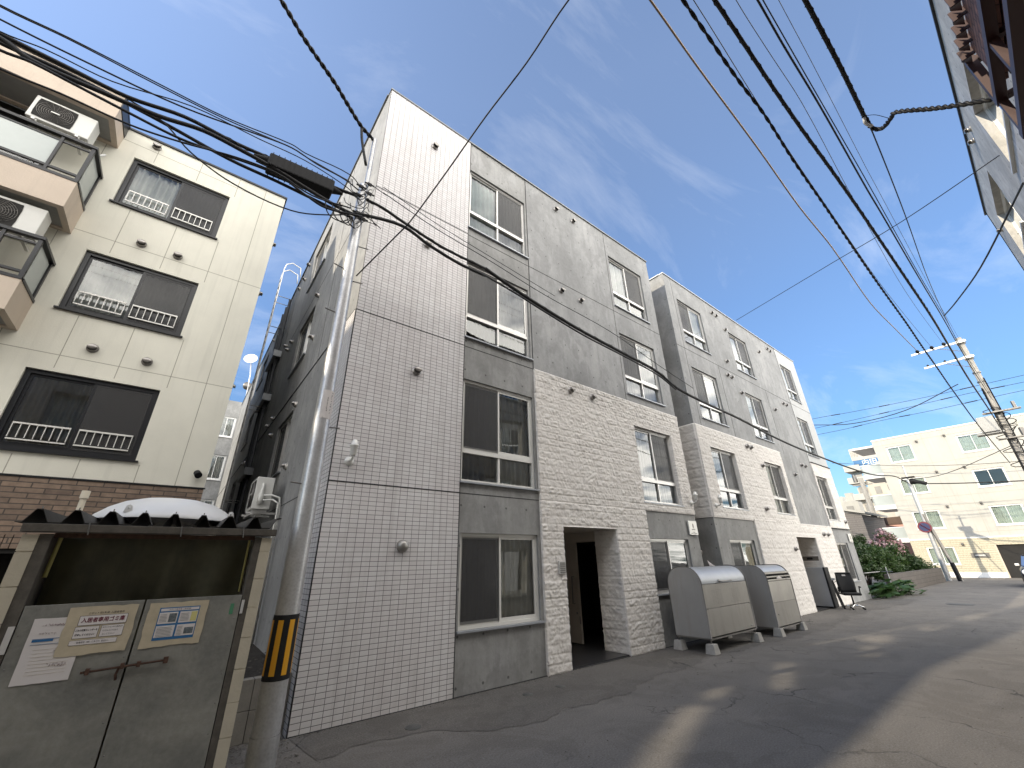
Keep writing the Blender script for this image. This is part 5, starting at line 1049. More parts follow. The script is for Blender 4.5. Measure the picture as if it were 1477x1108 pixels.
cable([[36.3, 16, 12.5]] + WR['F4'], 0.018, 'slack black cable drooping from the far concrete pole to the left'); cable(WR['F5'], 0.012, 'thin wire crossing the face of the white building')
cable([[36, 0, 7.2], [37.5, 3.2, 6.3], [40.9, 5.6, 6.6]], 0.012, 'slack wire between the far concrete pole and the far steel pole')
# splice box
(ax_, ay_, az_), (bx2, by2, bz2) = WR['box']
SB = thing('splice_box', 'long black cable splice box hanging left of the steel pole', 'splice box', (ax_, ay_, az_ - 0.1))
A_, B_ = Vector((ax_, 4.78, az_ - 0.02)), Vector((bx2, 4.78, bz2 - 0.05)); D_ = (B_ - A_).normalized()
def bt_(a, d, b): p = A_ + D_ * a; return (p.x, p.y + d, p.z + b)
Lb = (B_ - A_).length
MB(bt_).box(0.0, Lb, -0.10, 0.10, -0.12, 0.09).build('box_shell', 'black', SB, 0.02)
rb_ = MB(bt_)
for k in range(12): rb_.box(0.03 + k * Lb / 12.2, 0.04 + k * Lb / 12.2, -0.105, 0.105, -0.125, 0.095)
rb_.build('box_rib', 'black', SB)
MB(bt_).lathe((0, 0, 0.02), (-1, 0, 0), [(0, 0.06), (0.06, 0.04), (0.16, 0.02)], 10).lathe((Lb, 0, 0.0), (1, 0, 0), [(0, 0.06), (0.05, 0.045), (0.14, 0.02)], 10).lathe((0, 0.0, -0.05), (-1, 0, -0.1), [(0, 0.03), (0.12, 0.014)], 8).build('cable_gland', 'black', SB)

# ------------------------------------------------------------------ street objects
def foot_block(parent, x, y, w=0.2, h=0.17, t=0.15):
    b = MB(); b.add([(x - w / 2, y - w / 2, 0.004), (x + w / 2, y - w / 2, 0.004), (x + w / 2, y + w / 2, 0.004), (x - w / 2, y + w / 2, 0.004), (x - t / 2, y - t / 2, h), (x + t / 2, y - t / 2, h), (x + t / 2, y + t / 2, h), (x - t / 2, y + t / 2, h)],
          [(0, 3, 2, 1), (4, 5, 6, 7), (0, 1, 5, 4), (1, 2, 6, 5), (2, 3, 7, 6), (3, 0, 4, 7)]); return b.build('foot_block', 'cblock', parent, 0.006)
def locker(label, x0, x1, y0, y1, zb, zs, zt, style):
    L = thing('garbage_locker', label, 'garbage locker', ((x0 + x1) / 2, (y0 + y1) / 2, 0), 'steel garbage lockers by the wall')
    def T(a, d, b): return (x0 + a, y0 + d, b)
    W_ = x1 - x0; D = y1 - y0
    # side profile in (d, b): quarter rounds front and back
    prof = [(0, zb), (0, zs)]
    r1 = D * (0.42 if style == 1 else 0.35); h = zt - zs
    for k in range(1, 13): a = math.pi / 2 * k / 12; prof.append((r1 - r1 * math.cos(a), zs + h * math.sin(a)))
    r2 = D * (0.42 if style == 1 else 0.08)
    for k in range(0, 13): a = math.pi / 2 * k / 12; prof.append((D - r2 + r2 * math.sin(a), zs + h * math.cos(a) if style == 1 else zt - 0.1 + 0.1 * math.cos(a)))
    prof += [(D, zb)]
    for a in (0.0, W_ - 0.012):
        MB(T).prismx(prof, a, a + 0.012).build('side_panel', 'lockerside', L)
    sk = MB(T); inn = [(min(max(p[0], 0.01), D - 0.01), p[1] - (0.012 if p[1] > zs else 0)) for p in prof]
    n = len(inn); lid = [i for i in range(1, n - 1)]
    half = [inn[i] for i in lid]
    fr_ = half[:14]; bk = half[13:]
    def skin(pts, nm, mat, a0=0.012, a1=W_ - 0.012, par=L):
        m_ = MB(T); vs = []
        for p in pts: vs += [(a0, p[0], p[1]), (a1, p[0], p[1])]
        m_.add(vs, [(2 * i, 2 * i + 1, 2 * i + 3, 2 * i + 2) for i in range(len(pts) - 1)], True); return m_.build(nm, mat, par)
    if style == 1:
        ld_ = skin(fr_, 'lid', 'lidmetal'); skin(bk, 'top_panel', 'lidmetal')
    else:
        ld_ = skin(fr_[5:], 'lid', 'lidmetal'); skin(bk, 'top_panel', 'lidmetal')
    skin([(D - 0.01, zb), (D - 0.01, zs)], 'back_panel', 'lockerside')
    for a in (0.006, W_ - 0.006):
        MB().tube([T(a, p[0] - (0.004 if p[0] < D / 2 else -0.004), p[1]) for p in prof], 0.010, 6).build('edge_trim', 'steel_dk', L)
    zm = zb + (zs - zb) * 0.53
    up = MB(T).box(0.016, W_ - 0.016, 0.0, 0.012, zm + 0.004, zs - 0.012).build('upper_door', 'locker' if style == 1 else 'steel', L, 0.003)
    lo = MB(T).box(0.016, W_ - 0.016, 0.0, 0.012, zb + 0.02, zm - 0.004).build('lower_door', 'locker', L, 0.003)
    bs = MB(T).box(0, W_, 0, D, zb - 0.025, zb).build('base_frame', 'steel_dk', L)
    if style == 1:
        sl = MB(T)
        for c in (0.28, 0.66):
            for i in range(5):
                for j in range(12): sl.box(W_ * c - 0.2 + i * 0.085, W_ * c - 0.2 + i * 0.085 + 0.06, -0.0025, 0.001, zs - 0.13 - j * 0.022, zs - 0.126 - j * 0.022)
        sl.build('vent_slot', 'steel_dk', up)
        MB(T).tube([(W_ * 0.36, 0.0, zs + 0.035), (W_ * 0.38, -0.04, zs + 0.03), (W_ * 0.62, -0.04, zs + 0.03), (W_ * 0.64, 0.0, zs + 0.035)], 0.011, 8).lathe((W_ * 0.38, 0, zs + 0.035), (0, -1, 0), [(0, 0.03), (0.012, 0.028), (0.02, 0.0)], 12).build('handle', 'steel', ld_)
        MB(T).lathe((W_ * 0.90, 0, zb + 0.07), (0, -1, 0), [(0, 0.02), (0.014, 0.018), (0.015, 0)], 12).build('lock', 'steel', lo)
        MB(T).box(0.04, 0.09, -0.008, 0.0, zm - 0.012, zm + 0.012).box(W_ - 0.10, W_ - 0.05, -0.008, 0, zm - 0.012, zm + 0.012).build('latch', 'steel_dk', up)
    else:
        gp = MB(T)
        gp.box(0.02, W_ - 0.02, 0.10, 0.11, zs, zs + 0.2); gp.build('dark_opening', 'dark', L)
        bb = MB(T).box(0.01, W_ - 0.01, -0.01, 0.03, zs + 0.0, zs + 0.03).box(0.01, W_ - 0.01, 0.0, 0.03, zs + 0.07, zs + 0.10).box(0.01, W_ - 0.01, 0.02, 0.05, zs + 0.145, zs + 0.19).build('bar', 'steel', L, 0.003)
        MB(T).add([(W_ * 0.40, -0.012, zs + 0.035), (W_ * 0.62, -0.012, zs + 0.035), (W_ * 0.52, 0.0, zs + 0.10), (W_ * 0.42, 0.02, zs + 0.05)], [(0, 1, 2), (0, 2, 3)]).build('paper_scrap', 'paper', L)
        MB(T).lathe((W_ * 0.12, 0, zb + 0.26), (0, -1, 0), [(0, 0.015), (0.012, 0.013), (0.013, 0)], 10).build('lock', 'steel_dk', lo)
        MB(T).box(0.03, W_ - 0.1, -0.006, 0.0, zm - 0.006, zm + 0.006).build('latch', 'steel_dk', up)
    lg = MB()
    for (x, y) in ((x0 + 0.03, y0 + 0.03), (x1 - 0.03, y0 + 0.03), (x0 + 0.03, y1 - 0.03), (x1 - 0.03, y1 - 0.03)):
        MB().cyl((x, y, 0.16), (x, y, zb - 0.02), 0.014, 0.014, 8).lathe((x, y, 0.165), (0, 0, 1), [(0, 0.03), (0.008, 0.03), (0.012, 0.014)], 10).build('leg', 'steel_dk', L); foot_block(L, x, y)
    return L
locker('beige steel garbage locker with rounded lid and louvred door, nearer of the two', 8.47, 10.40, 4.75, 5.48, 0.255, 1.185, 1.50, 1)
locker('narrower steel garbage locker with open barred slot, farther of the two', 11.33, 12.72, 4.68, 5.44, 0.17, 1.13, 1.47, 2)
tag(MB().add([(10.35, 5.5, 1.49), (10.5, 5.5, 1.485), (10.62, 5.48, 1.46), (10.46, 5.6, 1.60), (10.40, 5.56, 1.62), (10.55, 5.58, 1.56)], [(0, 1, 5, 3, 4), (1, 2, 5), (0, 4, 3, 5, 2, 1)]).build('paper_scrap', 'paper'), 'crumpled pale paper scrap sticking up behind the nearer garbage locker', 'paper')
# upright cabinet in the second entrance
CBN = thing('storage_cabinet', 'tall grey sided cabinet with a black front standing in the second entrance', 'cabinet', (18.45, 6.0, 0))
MB().box(18.30, 18.62, 5.62, 6.45, 0.06, 1.285).build('cabinet_body', 'lidmetal', CBN, 0.01)
MB().box(18.29, 18.66, 5.56, 5.625, 0.04, 1.29).build('front_panel', 'black', CBN, 0.01)
MB().box(18.33, 18.6, 5.66, 6.4, 0.0, 0.06).build('plinth', 'black', CBN)
RK = thing('folding_rack', 'black folded wire rack leaning beside the dark cabinet', 'rack', (18.85, 5.5, 0))
mbr = MB()
for k in range(5): mbr.tube([(18.74 + 0.06 * k, 5.50, 0.01), (18.70 + 0.055 * k, 5.62, 0.85 + 0.02 * k)], 0.010, 6)
for z in (0.15, 0.45, 0.8): mbr.tube([(18.73, 5.52, z), (19.0, 5.54, z + 0.02)], 0.010, 6)
mbr.build('rack_frame', 'black', RK)
MB().box(18.72, 18.86, 5.48, 5.58, 0.86, 0.93).build('white_hook', 'ac', RK)
# office chair
CH = thing('office_chair', 'black mesh office chair on a five star base left outside by the wall', 'office chair', (18.9, 5.05, 0))
def TCh(a, d, b): # local chair frame, facing -Y slightly turned
    c, s_ = math.cos(R(-62)), math.sin(R(-62)); return (18.62 + a * c - d * s_, 5.12 + a * s_ + d * c, b)
bk_ = MB(TCh); vs = []
for i in range(9):
    for j in range(9):
        a = -0.23 + 0.46 * i / 8; t = j / 8; b = 0.50 + 0.60 * t; w_ = 1.0 - 0.08 * abs(t - 0.5); dd = 0.20 + 0.05 * t - 0.05 * math.cos((t - 0.3) * 2.5) + 0.10 * (a / 0.23) ** 2 * -0.3
        vs.append((a * w_, dd, b))
bk_.add(vs, [(i * 9 + j, (i + 1) * 9 + j, (i + 1) * 9 + j + 1, i * 9 + j + 1) for i in range(8) for j in range(8)], True)
bko = bk_.build('backrest', 'mesh', CH); so_ = bko.modifiers.new('solid', 'SOLIDIFY'); so_.thickness = 0.03
MB(TCh).tube([(-0.23, 0.2, 0.50), (-0.24, 0.21, 0.8), (-0.21, 0.23, 1.10), (0.21, 0.23, 1.10), (0.24, 0.21, 0.8), (0.23, 0.2, 0.50), (-0.23, 0.2, 0.50)], 0.018, 8).build('back_frame', 'black', CH)
MB(TCh).box(-0.05, 0.05, 0.165, 0.172, 1.0, 1.05).build('label_tag', 'paper', bko)
MB(TCh).box(-0.25, 0.25, -0.28, 0.2, 0.42, 0.50).build('seat', 'black', CH, 0.03)
for s_ in (-1, 1): MB(TCh).tube([(s_ * 0.22, 0.1, 0.44), (s_ * 0.29, 0.08, 0.46), (s_ * 0.30, 0.05, 0.62), (s_ * 0.29, -0.02, 0.68), (s_ * 0.28, -0.22, 0.67)], 0.018, 8).build('armrest', 'black', CH)
MB(TCh).cyl((0, -0.03, 0.14), (0, -0.03, 0.42), 0.03, 0.024, 10).build('gas_lift', 'black', CH)
sb_ = MB(TCh); cs = MB(TCh)
for k in range(5):
    a = 2 * math.pi * k / 5 + 0.5; ex, ey = 0.29 * math.cos(a), -0.03 + 0.29 * math.sin(a); sb_.tube([(0, -0.03, 0.13), (ex * 0.6, -0.03 + (ey + 0.03) * 0.6, 0.105), (ex, ey, 0.075)], [0.028, 0.02, 0.014], 8); cs.lathe((ex - 0.02, ey, 0.03), (1, 0.2, 0), [(0, 0.0), (0, 0.028), (0.04, 0.028), (0.04, 0)], 12)
sb_.build('star_base', 'chrome', CH); cs.build('caster', 'black', CH)
# round covers in the pavement
for i, (x, y, r, lb) in enumerate(((4.30, 5.20, 0.072, 'small round cover in the asphalt under the ground floor window, left one'), (4.90, 5.18, 0.070, 'small round cover in the asphalt near the entrance pillar'), (2.58, 5.13, 0.085, 'small round cover in the asphalt in front of the tiled wall'), (22.4, 3.04, 0.36, 'large manhole cover in the street beyond the lockers'))):
    mc = MB().lathe((x, y, 0.0), (0, 0, 1), [(0.004, r * 1.06), (0.009, r * 1.05), (0.009, r * 0.98), (0.007, r * 0.97), (0.010, r * 0.93), (0.010, 0.0)], 32)
    tag(mc.build('manhole_cover', 'iron'), lb, 'manhole cover', 'round covers in the ground')

# ------------------------------------------------------------------ opposite side of the street
OB = thing('apartment_building', 'pale concrete building along the right edge with deep set windows, opposite the tiled one', 'apartment building', (2, -1.75, 0))
TO = backT(-1.75); oh = []
for x0 in (-9, -4.5, 9.2, 13.3): 
    for (z0, z1) in ((8.45, 10.05), (5.85, 7.4), (3.2, 4.8), (0.6, 2.1)): oh.append((x0, x0 + (2.3 if x0 != 9.2 else 1.95), z0, z1))
for (z0, z1) in ((3.2, 4.8), (0.6, 2.1)): oh += [(0.2, 2.4, z0, z1), (4.6, 6.8, z0, z1)]
MB(TO).wall(-13, 17.0, 0, 10.97, oh, 0.0, 0.22).build('concrete_wall', 'oppwall', OB)
for h in oh:
    window(lambda a, d, b: (a, -1.75 - 0.08 - d, b), OB, *h, typ='door', screen=None, left='sheer', right=None, mat='alu_w', sill=True)
    MB(TO).box(h[0] - 0.05, h[1] + 0.05, -0.05, 0.2, h[2] - 0.08, h[2] - 0.035).build('window_ledge', 'alu_w', OB)
MB().box(-13, 17.0, -9, -8.9, 0, 10.97).box(16.85, 17.0, -8.9, -1.75, 0, 10.97).box(-13, -12.9, -8.9, -1.75, 0, 10.97).box(-12.9, 16.85, -8.9, -2.0, 10.5, 10.6).build('roof', 'conc_far', OB)
MB().box(-12.5, 16.5, -8.5, -3.2, 0, 10.4).build('interior_core', 'dark', OB)
MB().box(-13, 17.03, -1.85, -1.71, 10.97, 11.01).build('coping', 'black_alu', OB)
hoods(OB, lambda a, d, b: (a, -1.75, b), [(12.2, 10.55), (12.6, 10.5), (16.2, 9.9), (14.9, 8.3)], rot=(0, 0, math.pi))
# maroon tiled bay with steel frame
BY = thing('steel_balcony', 'maroon tiled balcony with dark steel frame high at the upper right corner', 'balcony', (2, -1.1, 5.4))
MB().box(-3, 5.55, -1.18, -1.12, 6.03, 6.66).build('tiled_parapet', 'maroon', BY)
MB().box(-3, 5.5, -1.75, -1.19, 6.02, 6.10).build('floor_slab', 'maroon', BY)
lv = MB()
for k in range(46): 
    x = -3 + k * 0.19; lv.add([(x, -1.10, 6.60), (x + 0.17, -1.10, 6.60), (x + 0.17, -1.04, 6.69), (x, -1.04, 6.69)], [(0, 1, 2, 3)]).box(x, x + 0.012, -1.12, -1.02, 6.56, 6.70)
lv.build('louvre', 'maroonsteel', BY)
fr_ = MB()
for z in (5.96, 5.45): fr_.box(-3, 5.80, -1.14, -1.06, z, z + 0.08)
for z in (5.96, 5.45): fr_.box(-3, 5.80, -1.70, -1.62, z + 0.002, z + 0.078)
for x in (5.72, 4.85, 3.6, 2.2, 0.6): fr_.box(x, x + 0.06, -1.62, -1.14, 5.97, 6.03).box(x, x + 0.06, -1.62, -1.14, 5.46, 5.52).box(x, x + 0.06, -1.13, -1.07, 5.53, 5.96)
fr_.box(5.72, 5.80, -1.14, -1.06, 6.04, 6.70).box(5.72, 5.80, -1.75, -1.14, 6.62, 6.68)
fr_.build('steel_frame', 'maroonsteel', BY)
sl = MB()
for k in range(5): sl.box(4.2, 5.6, -1.24 - 0.1 * k, -1.21 - 0.1 * k, 5.99, 6.015)
sl.build('pale_slat', 'block', BY)
OS = MB(); tag(OS.box(-3, 5.5, -1.748, -1.60, 5.2, 10.2).build('brick_bay', 'maroon', None), 'maroon brick bay rising behind the steel balcony, upper right corner', 'brick bay')

# ------------------------------------------------------------------ far end: white building
WB = thing('apartment_building', 'bright white four storey apartment building closing the end of the street', 'apartment building', (47, 0, 0))
TW = leftT(47.0)
ww = []
for (z0, z1) in ((8.80, 10.18), (6.16, 7.47), (3.44, 4.84)):
    for (y0, y1) in ((5.40, 7.05), (1.08, 2.74), (-3.3, -1.7), (-6.8, -5.2)): ww.append((y0, y1, z0, z1))
g1 = (5.43, 7.02, 0.86, 2.14); gar = (-2.5, 3.32, 0.0, 2.17)
MB(TW).wall(-9, 7.82, 2.7, 10.88, ww, 0.0, 0.12).build('siding_wall', 'whitewall', WB)
MB(TW).wall(-9, 7.82, 0.0, 2.7, [g1, gar], 0.0, 0.12).build('board_wall', 'whitebrick', WB)
MB(TW).box(-9, 7.84, -0.04, 0.0, 10.88, 10.98).box(3.32, 7.82, -0.03, 0, 0.0, 0.35).box(-9, 7.82, -0.03, 0.0, 2.66, 2.74).build('trim', 'white', WB)
gg = MB(TW)
for z in (3.1, 5.1, 5.75, 7.7, 8.4, 10.4): gg.box(-9, 7.82, -0.004, 0.004, z - 0.012, z + 0.012)
for y in (-7.4, -4.2, -0.6, 0.55, 3.3, 4.6): gg.box(y - 0.01, y + 0.01, -0.004, 0.004, 2.75, 10.88)
gg.build('panel_groove', 'groove', WB)
for h in ww + [g1]: window(TW, WB, *h, typ='door', screen=None, left='farcurtain' if h != ww[5] else None, right='farcurtain' if h != ww[5] else None, mat='white', f=0.07, far=False)
for (y, z) in ((5.0, 10.3), (3.3, 10.4), (4.6, 7.7), (3.0, 7.8), (4.85, 5.05), (3.0, 5.1), (4.9, 2.3)): MB().box(46.9, 47.0, y - 0.07, y + 0.07, z - 0.07, z + 0.07).cyl((46.9, y, z - 0.02), (46.84, y, z - 0.1), 0.07, 0.07, 8).build('vent_hood', 'steel_dk', WB)
sg = MB(TW).box(3.76, 4.70, -0.04, 0.0, 1.33, 1.64).build('name_plate', 'steel_dk', WB)
ml = MB(TW); 
for k in range(9): ml.box(3.97 + k * 0.06, 4.01 + k * 0.06, -0.045, -0.039, 1.46, 1.53)
ml.build('lettering', 'white', sg)
MB().box(47.12, 53, -2.6, 3.5, 0, 2.6).build('garage_interior', 'dark', WB)
gi = MB().box(47.0, 49.5, 3.24, 3.32, 0, 2.17).build('garage_wall', 'peach', WB)
MB().box(47.13, 60, 7.66, 7.82, 0, 10.88).box(47.13, 60, -9, -8.9, 0, 10.88).box(47.13, 60, -8.9, 7.66, 10.4, 10.5).box(54, 54.1, -8.9, 7.66, 0, 10.4).build('roof', 'whitewall', WB)
# stepped balconies on its side
for (z, nm) in ((2.55, 'b'), (5.2, 'b'), (7.85, 'b')):
    o = MB().box(47.6, 51, 7.82, 9.35, z, z + 0.16).box(47.6, 47.7, 7.82, 9.35, z + 0.16, z + 0.35).build('balcony', 'white', WB)
    MB().box(47.63, 47.67, 7.9, 9.25, z + 0.36, z + 1.15).box(47.63, 51, 9.27, 9.31, z + 0.16, z + 1.15).build('glass_panel', 'frost', o); MB().box(47.6, 47.7, 7.82, 9.35, z + 1.15, z + 1.22).box(47.7, 51, 9.25, 9.33, z + 1.15, z + 1.22).build('balcony_rail', 'white', o)
MB().box(47.3, 51, 7.82, 9.5, 10.45, 10.62).build('balcony_roof', 'white', WB)
MB().box(48.5, 50.2, 7.82, 7.86, 5.4, 7.4).box(48.5, 50.2, 7.82, 7.86, 8.05, 10.0).build('balcony_door', 'steel_dk', WB)
# tall block with roof sign behind
TB = thing('apartment_building', 'tall beige block far away carrying a white and blue rooftop sign', 'apartment building', (84, 15, 0))
MB().box(80, 90, 12.0, 15.6, 0, 14.2).box(80.2, 90, 15.6, 17.0, 0, 11.0).build('rendered_wall', 'farbeige', TB)
bl = MB()
for z in (4, 6.6, 9.2, 11.6, 13.4): bl.box(79.3, 83, 15.6, 17.6, z, z + 0.25).box(79.3, 79.4, 15.6, 17.6, z + 0.25, z + 0.9).box(79.3, 79.4, 12.2, 13.6, z, z + 0.9)
bl.build('balcony', 'whitewall', TB)
for z in (4.5, 7.1, 9.7, 12.2):
    for bb in ((79.95, 80.0, 12.6, 13.4, z, z + 1.3), (79.95, 80.0, 14.2, 14.9, z + 0.2, z + 1.2), (80.15, 80.2, 15.8, 16.8, z, z + 1.5)): MB().box(*bb).build('window', 'steel_dk', TB)
sg = MB().box(79.6, 80.2, 12.9, 16.3, 14.95, 16.75).build('sign_board', 'whitewall', TB); sg2 = MB().box(79.6, 80.2, 12.9, 16.2, 13.95, 14.93).build('sign_board', 'blue', TB)
TSg = lambda a, d, b: (79.58 + d, -a, b)
text('南7条', 1.1, TSg, -15.0, 15.9, 0.0, 'steel_dk', sg, sx=0.95); text('内田', 0.85, TSg, -14.3, 14.45, 0.0, 'white', sg2, sx=1.1)
# small houses
PK = thing('house', 'salmon pink house wall with brown top behind the flowering shrub', 'house', (62, 11.8, 0))
MB().box(62, 70, 9.5, 12.7, 0, 4.7).build('wall', 'pink', PK); MB().box(61.9, 70, 9.5, 12.8, 4.7, 5.45).build('roof', 'roofbrown', PK); MB().box(61.95, 62, 11.7, 12.3, 1.8, 2.9).box(61.95, 62, 10.2, 10.8, 3.2, 4.0).build('window', 'steel_dk', PK)
LH_ = thing('house', 'low white gabled house between the grey house and the pink one', 'house', (66, 15, 0))
MB().box(66, 72, 12.9, 15.5, 0, 3.9).build('wall', 'whitewall', LH_); MB().prism([(66, 3.9), (72, 3.9), (72, 4.6)], 12.7, 15.7).box(65.8, 72, 12.75, 15.7, 3.9, 4.7).build('roof', 'roofbrown', LH_); MB().box(65.95, 66, 13.4, 14.4, 1.6, 2.9).build('window', 'steel_dk', LH_)
GH = thing('house', 'dark grey sided house with slanting eave right behind the second block', 'house', (52, 12.4, 0))
MB().add([(52, 11.4, 0), (52, 16.5, 0), (60, 16.5, 0), (60, 11.4, 0), (52, 11.4, 5.3), (52, 16.5, 6.6), (60, 16.5, 6.6), (60, 11.4, 5.3)], [(0, 1, 5, 4), (1, 2, 6, 5), (2, 3, 7, 6), (3, 0, 4, 7), (4, 5, 6, 7)]).build('wall', 'greyhouse', GH)
MB().add([(51.6, 11.0, 5.3), (51.6, 17, 6.9), (60, 17, 6.9), (60, 11.0, 5.3), (51.6, 11.0, 5.5), (51.6, 17, 7.1), (60, 17, 7.1), (60, 11.0, 5.5)], [(0, 1, 5, 4), (1, 2, 6, 5), (2, 3, 7, 6), (3, 0, 4, 7), (4, 5, 6, 7), (0, 3, 2, 1)]).build('roof', 'whitewall', GH)
MB().box(51.95, 52, 12.6, 13.4, 3.2, 4.4).build('window', 'steel_dk', GH)
FW = thing('apartment_building', 'pale building with stepped roof farthest away behind the grey house', 'apartment building', (92, 22, 0))
MB().box(90, 98, 19.6, 26, 0, 10.2).box(90.5, 92, 20.2, 21.2, 10.2, 11.6).box(92, 94, 22, 23, 10.2, 11.3).build('rendered_wall', 'whitewall', FW); MB().box(89.95, 90, 20.4, 21.4, 8, 9.4).box(89.95, 90, 22.4, 23.4, 8, 9.4).build('window', 'steel_dk', FW)
# back building seen through the gap
GB_ = thing('apartment_building', 'concrete building with pale windows glimpsed through the narrow gap', 'apartment building', (0, 33, 0))
MB(frontT(32)).wall(-8, 1.9, 0, 12.15, [(0.5, 1.5, 9.6, 11.0), (0.5, 1.5, 6.8, 8.4), (0.5, 1.5, 4, 5.6), (-3, -1, 9.6, 11), (-3, -1, 6.8, 8.4)], 0, 0.12).build('concrete_wall', 'conc_far', GB_)
for h in [(0.5, 1.5, 9.6, 11.0), (0.5, 1.5, 6.8, 8.4), (0.5, 1.5, 4, 5.6)]: window(frontT(32), GB_, *h, typ='door', screen=None, left='sheer', right='sheer', mat='white', f=0.07)
MB().box(-8, 1.9, 33.2, 40, 0, 12.1).build('rear_block', 'conc_far', GB_)
DI = thing('satellite_dish', 'small white satellite dish on a thin mast above the roof edge in the gap', 'satellite dish', (1.5, 27, 11.0))
MB().tube([(1.42, 27, 10.95), (1.35, 27, 12.3), (1.22, 27, 13.1)], 0.03, 6).build('mast', 'alu', DI); MB().lathe((1.18, 26.95, 13.25), (-0.35, -0.9, 0.3), [(0.12, 0.36), (0.06, 0.26), (0.02, 0.14), (0, 0.0)], 20).build('dish', 'white', DI)
MB().lathe((1.35, 27.2, 11.6), (0, -1, 0), [(0, 0.0), (0, 0.22), (0.2, 0.22), (0.2, 0)], 12).build('mount_box', 'steel_dk', DI)

# ------------------------------------------------------------------ far poles
P2 = thing('utility_pole', 'slim galvanised pole with round no parking sign at the end of the planter wall', 'utility pole', (40.9, 5.6, 0))
MB().cyl((40.9, 5.6, 0), (40.9, 5.6, 6.6), 0.15, 0.11, 14).cyl((40.9, 5.6, 6.5), (40.95, 5.6, 7.6), 0.05, 0.045, 8).build('pole_shaft', 'galv_pole', P2)
MB().cyl((40.7, 5.0, 0), (40.85, 5.55, 4.2), 0.10, 0.09, 12).build('brace_pole', 'steel_dk', P2)
MB().cyl((40.7, 5.05, 0.0), (40.72, 5.12, 1.1), 0.13, 0.12, 12).build('pole_guard', 'black', P2)
sn = MB().cyl((40.72, 5.72, 3.35), (40.68, 5.72, 3.35), 0.36, 0.36, 24).build('no_parking_sign', 'red', P2); MB().cyl((40.679, 5.72, 3.35), (40.672, 5.72, 3.35), 0.27, 0.27, 24).build('sign_face', 'blue_sign', sn); MB().tube([(40.668, 5.92, 3.55), (40.668, 5.52, 3.15)], 0.03, 4).build('sign_slash', 'red', sn)
MB().lathe((40.85, 5.4, 6.25), (0, 0, 1), [(0, 0.0), (0, 0.17), (0.35, 0.17), (0.4, 0.0)], 12).box(40.7, 41.1, 5.2, 5.9, 6.7, 6.78).build('junction_can', 'black', P2)
MB().cyl((40.6, 5.35, 6.45), (40.5, 4.7, 6.15), 0.13, 0.13, 10).build('splice_sleeve', 'black', P2)
P3 = thing('utility_pole', 'pale concrete pole in front of the pink house', 'utility pole', (60, 12.1, 0))
MB().cyl((60, 12.1, 0), (60, 12.1, 9.7), 0.30, 0.22, 12).build('pole_shaft', 'poleconc', P3); MB().box(59.9, 60.1, 11.2, 13.0, 8.9, 9.02).box(59.9, 60.1, 11.4, 12.8, 3.4, 3.5).cyl((60, 12.6, 9.3), (60, 12.6, 10.1), 0.22, 0.22, 10).build('crossarm', 'steel_dk', P3)
P1 = thing('utility_pole', 'tall concrete utility pole with crossarms and transformer at the right edge', 'utility pole', (36, 0, 0))
MB().cyl((36, 0, 0), (36, 0, 14.05), 0.20, 0.13, 18).build('pole_shaft', 'poleconc', P1)
for (z, L) in ((13.72, 2.3), (12.65, 2.0)):
    MB().box(35.74, 35.84, -0.25, L, z - 0.05, z + 0.05).tube([(35.8, 1.1, z), (35.9, 0.1, z - 0.6)], 0.02, 5).box(35.7, 36.2, -0.2, 0.2, z - 0.08, z + 0.08).build('crossarm', 'galv', P1)
ins = MB()
for (x, y, z) in WR['ins']:
    ins.lathe((35.6, y, 13.75), (-1, 0, -0.02), [(0, 0.03), (0.05, 0.09), (0.1, 0.04), (0.15, 0.09), (0.2, 0.04), (0.26, 0.09), (0.3, 0.03)], 12)
    ins.lathe((35.8, y, 13.78), (0, 0, 1), [(0, 0.06), (0.1, 0.09), (0.18, 0.05), (0.22, 0)], 10)
for y in (0.5, 1.0, 1.8): ins.lathe((35.8, y, 12.7), (0, 0, 1), [(0, 0.04), (0.08, 0.07), (0.14, 0.03), (0.16, 0)], 10)
ins.build('insulator', 'black', P1)
cb = MB()
for k in range(14):
    z = 9.6 - k * 0.26; cb.tube(catmull([(35.8, 0.15, z), (35.6, 0.5 * math.sin(k * 2.1) + 0.1, z - 0.2), (35.7, -0.3 + 0.2 * math.cos(k), z - 0.35), (35.8, -0.1, z - 0.6)], 4), 0.022, 5)
cb.tube([(35.78, 0.12, 10.6), (35.76, 0.14, 8), (35.74, 0.15, 4)], 0.04, 6).tube([(35.8, -0.15, 11.2), (35.76, -0.18, 7), (35.74, -0.18, 3)], 0.03, 6); cb.build('cable_run', 'cable', P1)
bd = MB()
for z in (11.6, 11.0, 10.3, 9.3, 8.8, 8.0, 7.2, 6.5, 5.4): bd.lathe((36, 0, z), (0, 0, 1), [(0, 0.185), (0.07, 0.185)], 16)
bd.build('clamp_band', 'steel_dk', P1)
MB().box(35.5, 36.3, 0.24, 0.95, 8.0, 8.9).box(35.6, 36.2, 0.1, 1.2, 7.9, 8.0).build('transformer', 'transformer', P1, 0.03)
MB().box(35.6, 35.9, -0.5, 0.5, 7.5, 7.56).cyl((35.7, -0.5, 7.55), (35.7, -0.5, 8.0), 0.1, 0.1, 8).build('equipment_bracket', 'steel_dk', P1)
MB().box(35.6, 35.9, -0.9, 0.6, 9.05, 9.12).cyl((35.7, -0.7, 9.1), (35.7, -0.7, 9.5), 0.08, 0.08, 8).build('equipment_bracket', 'steel_dk', P1)

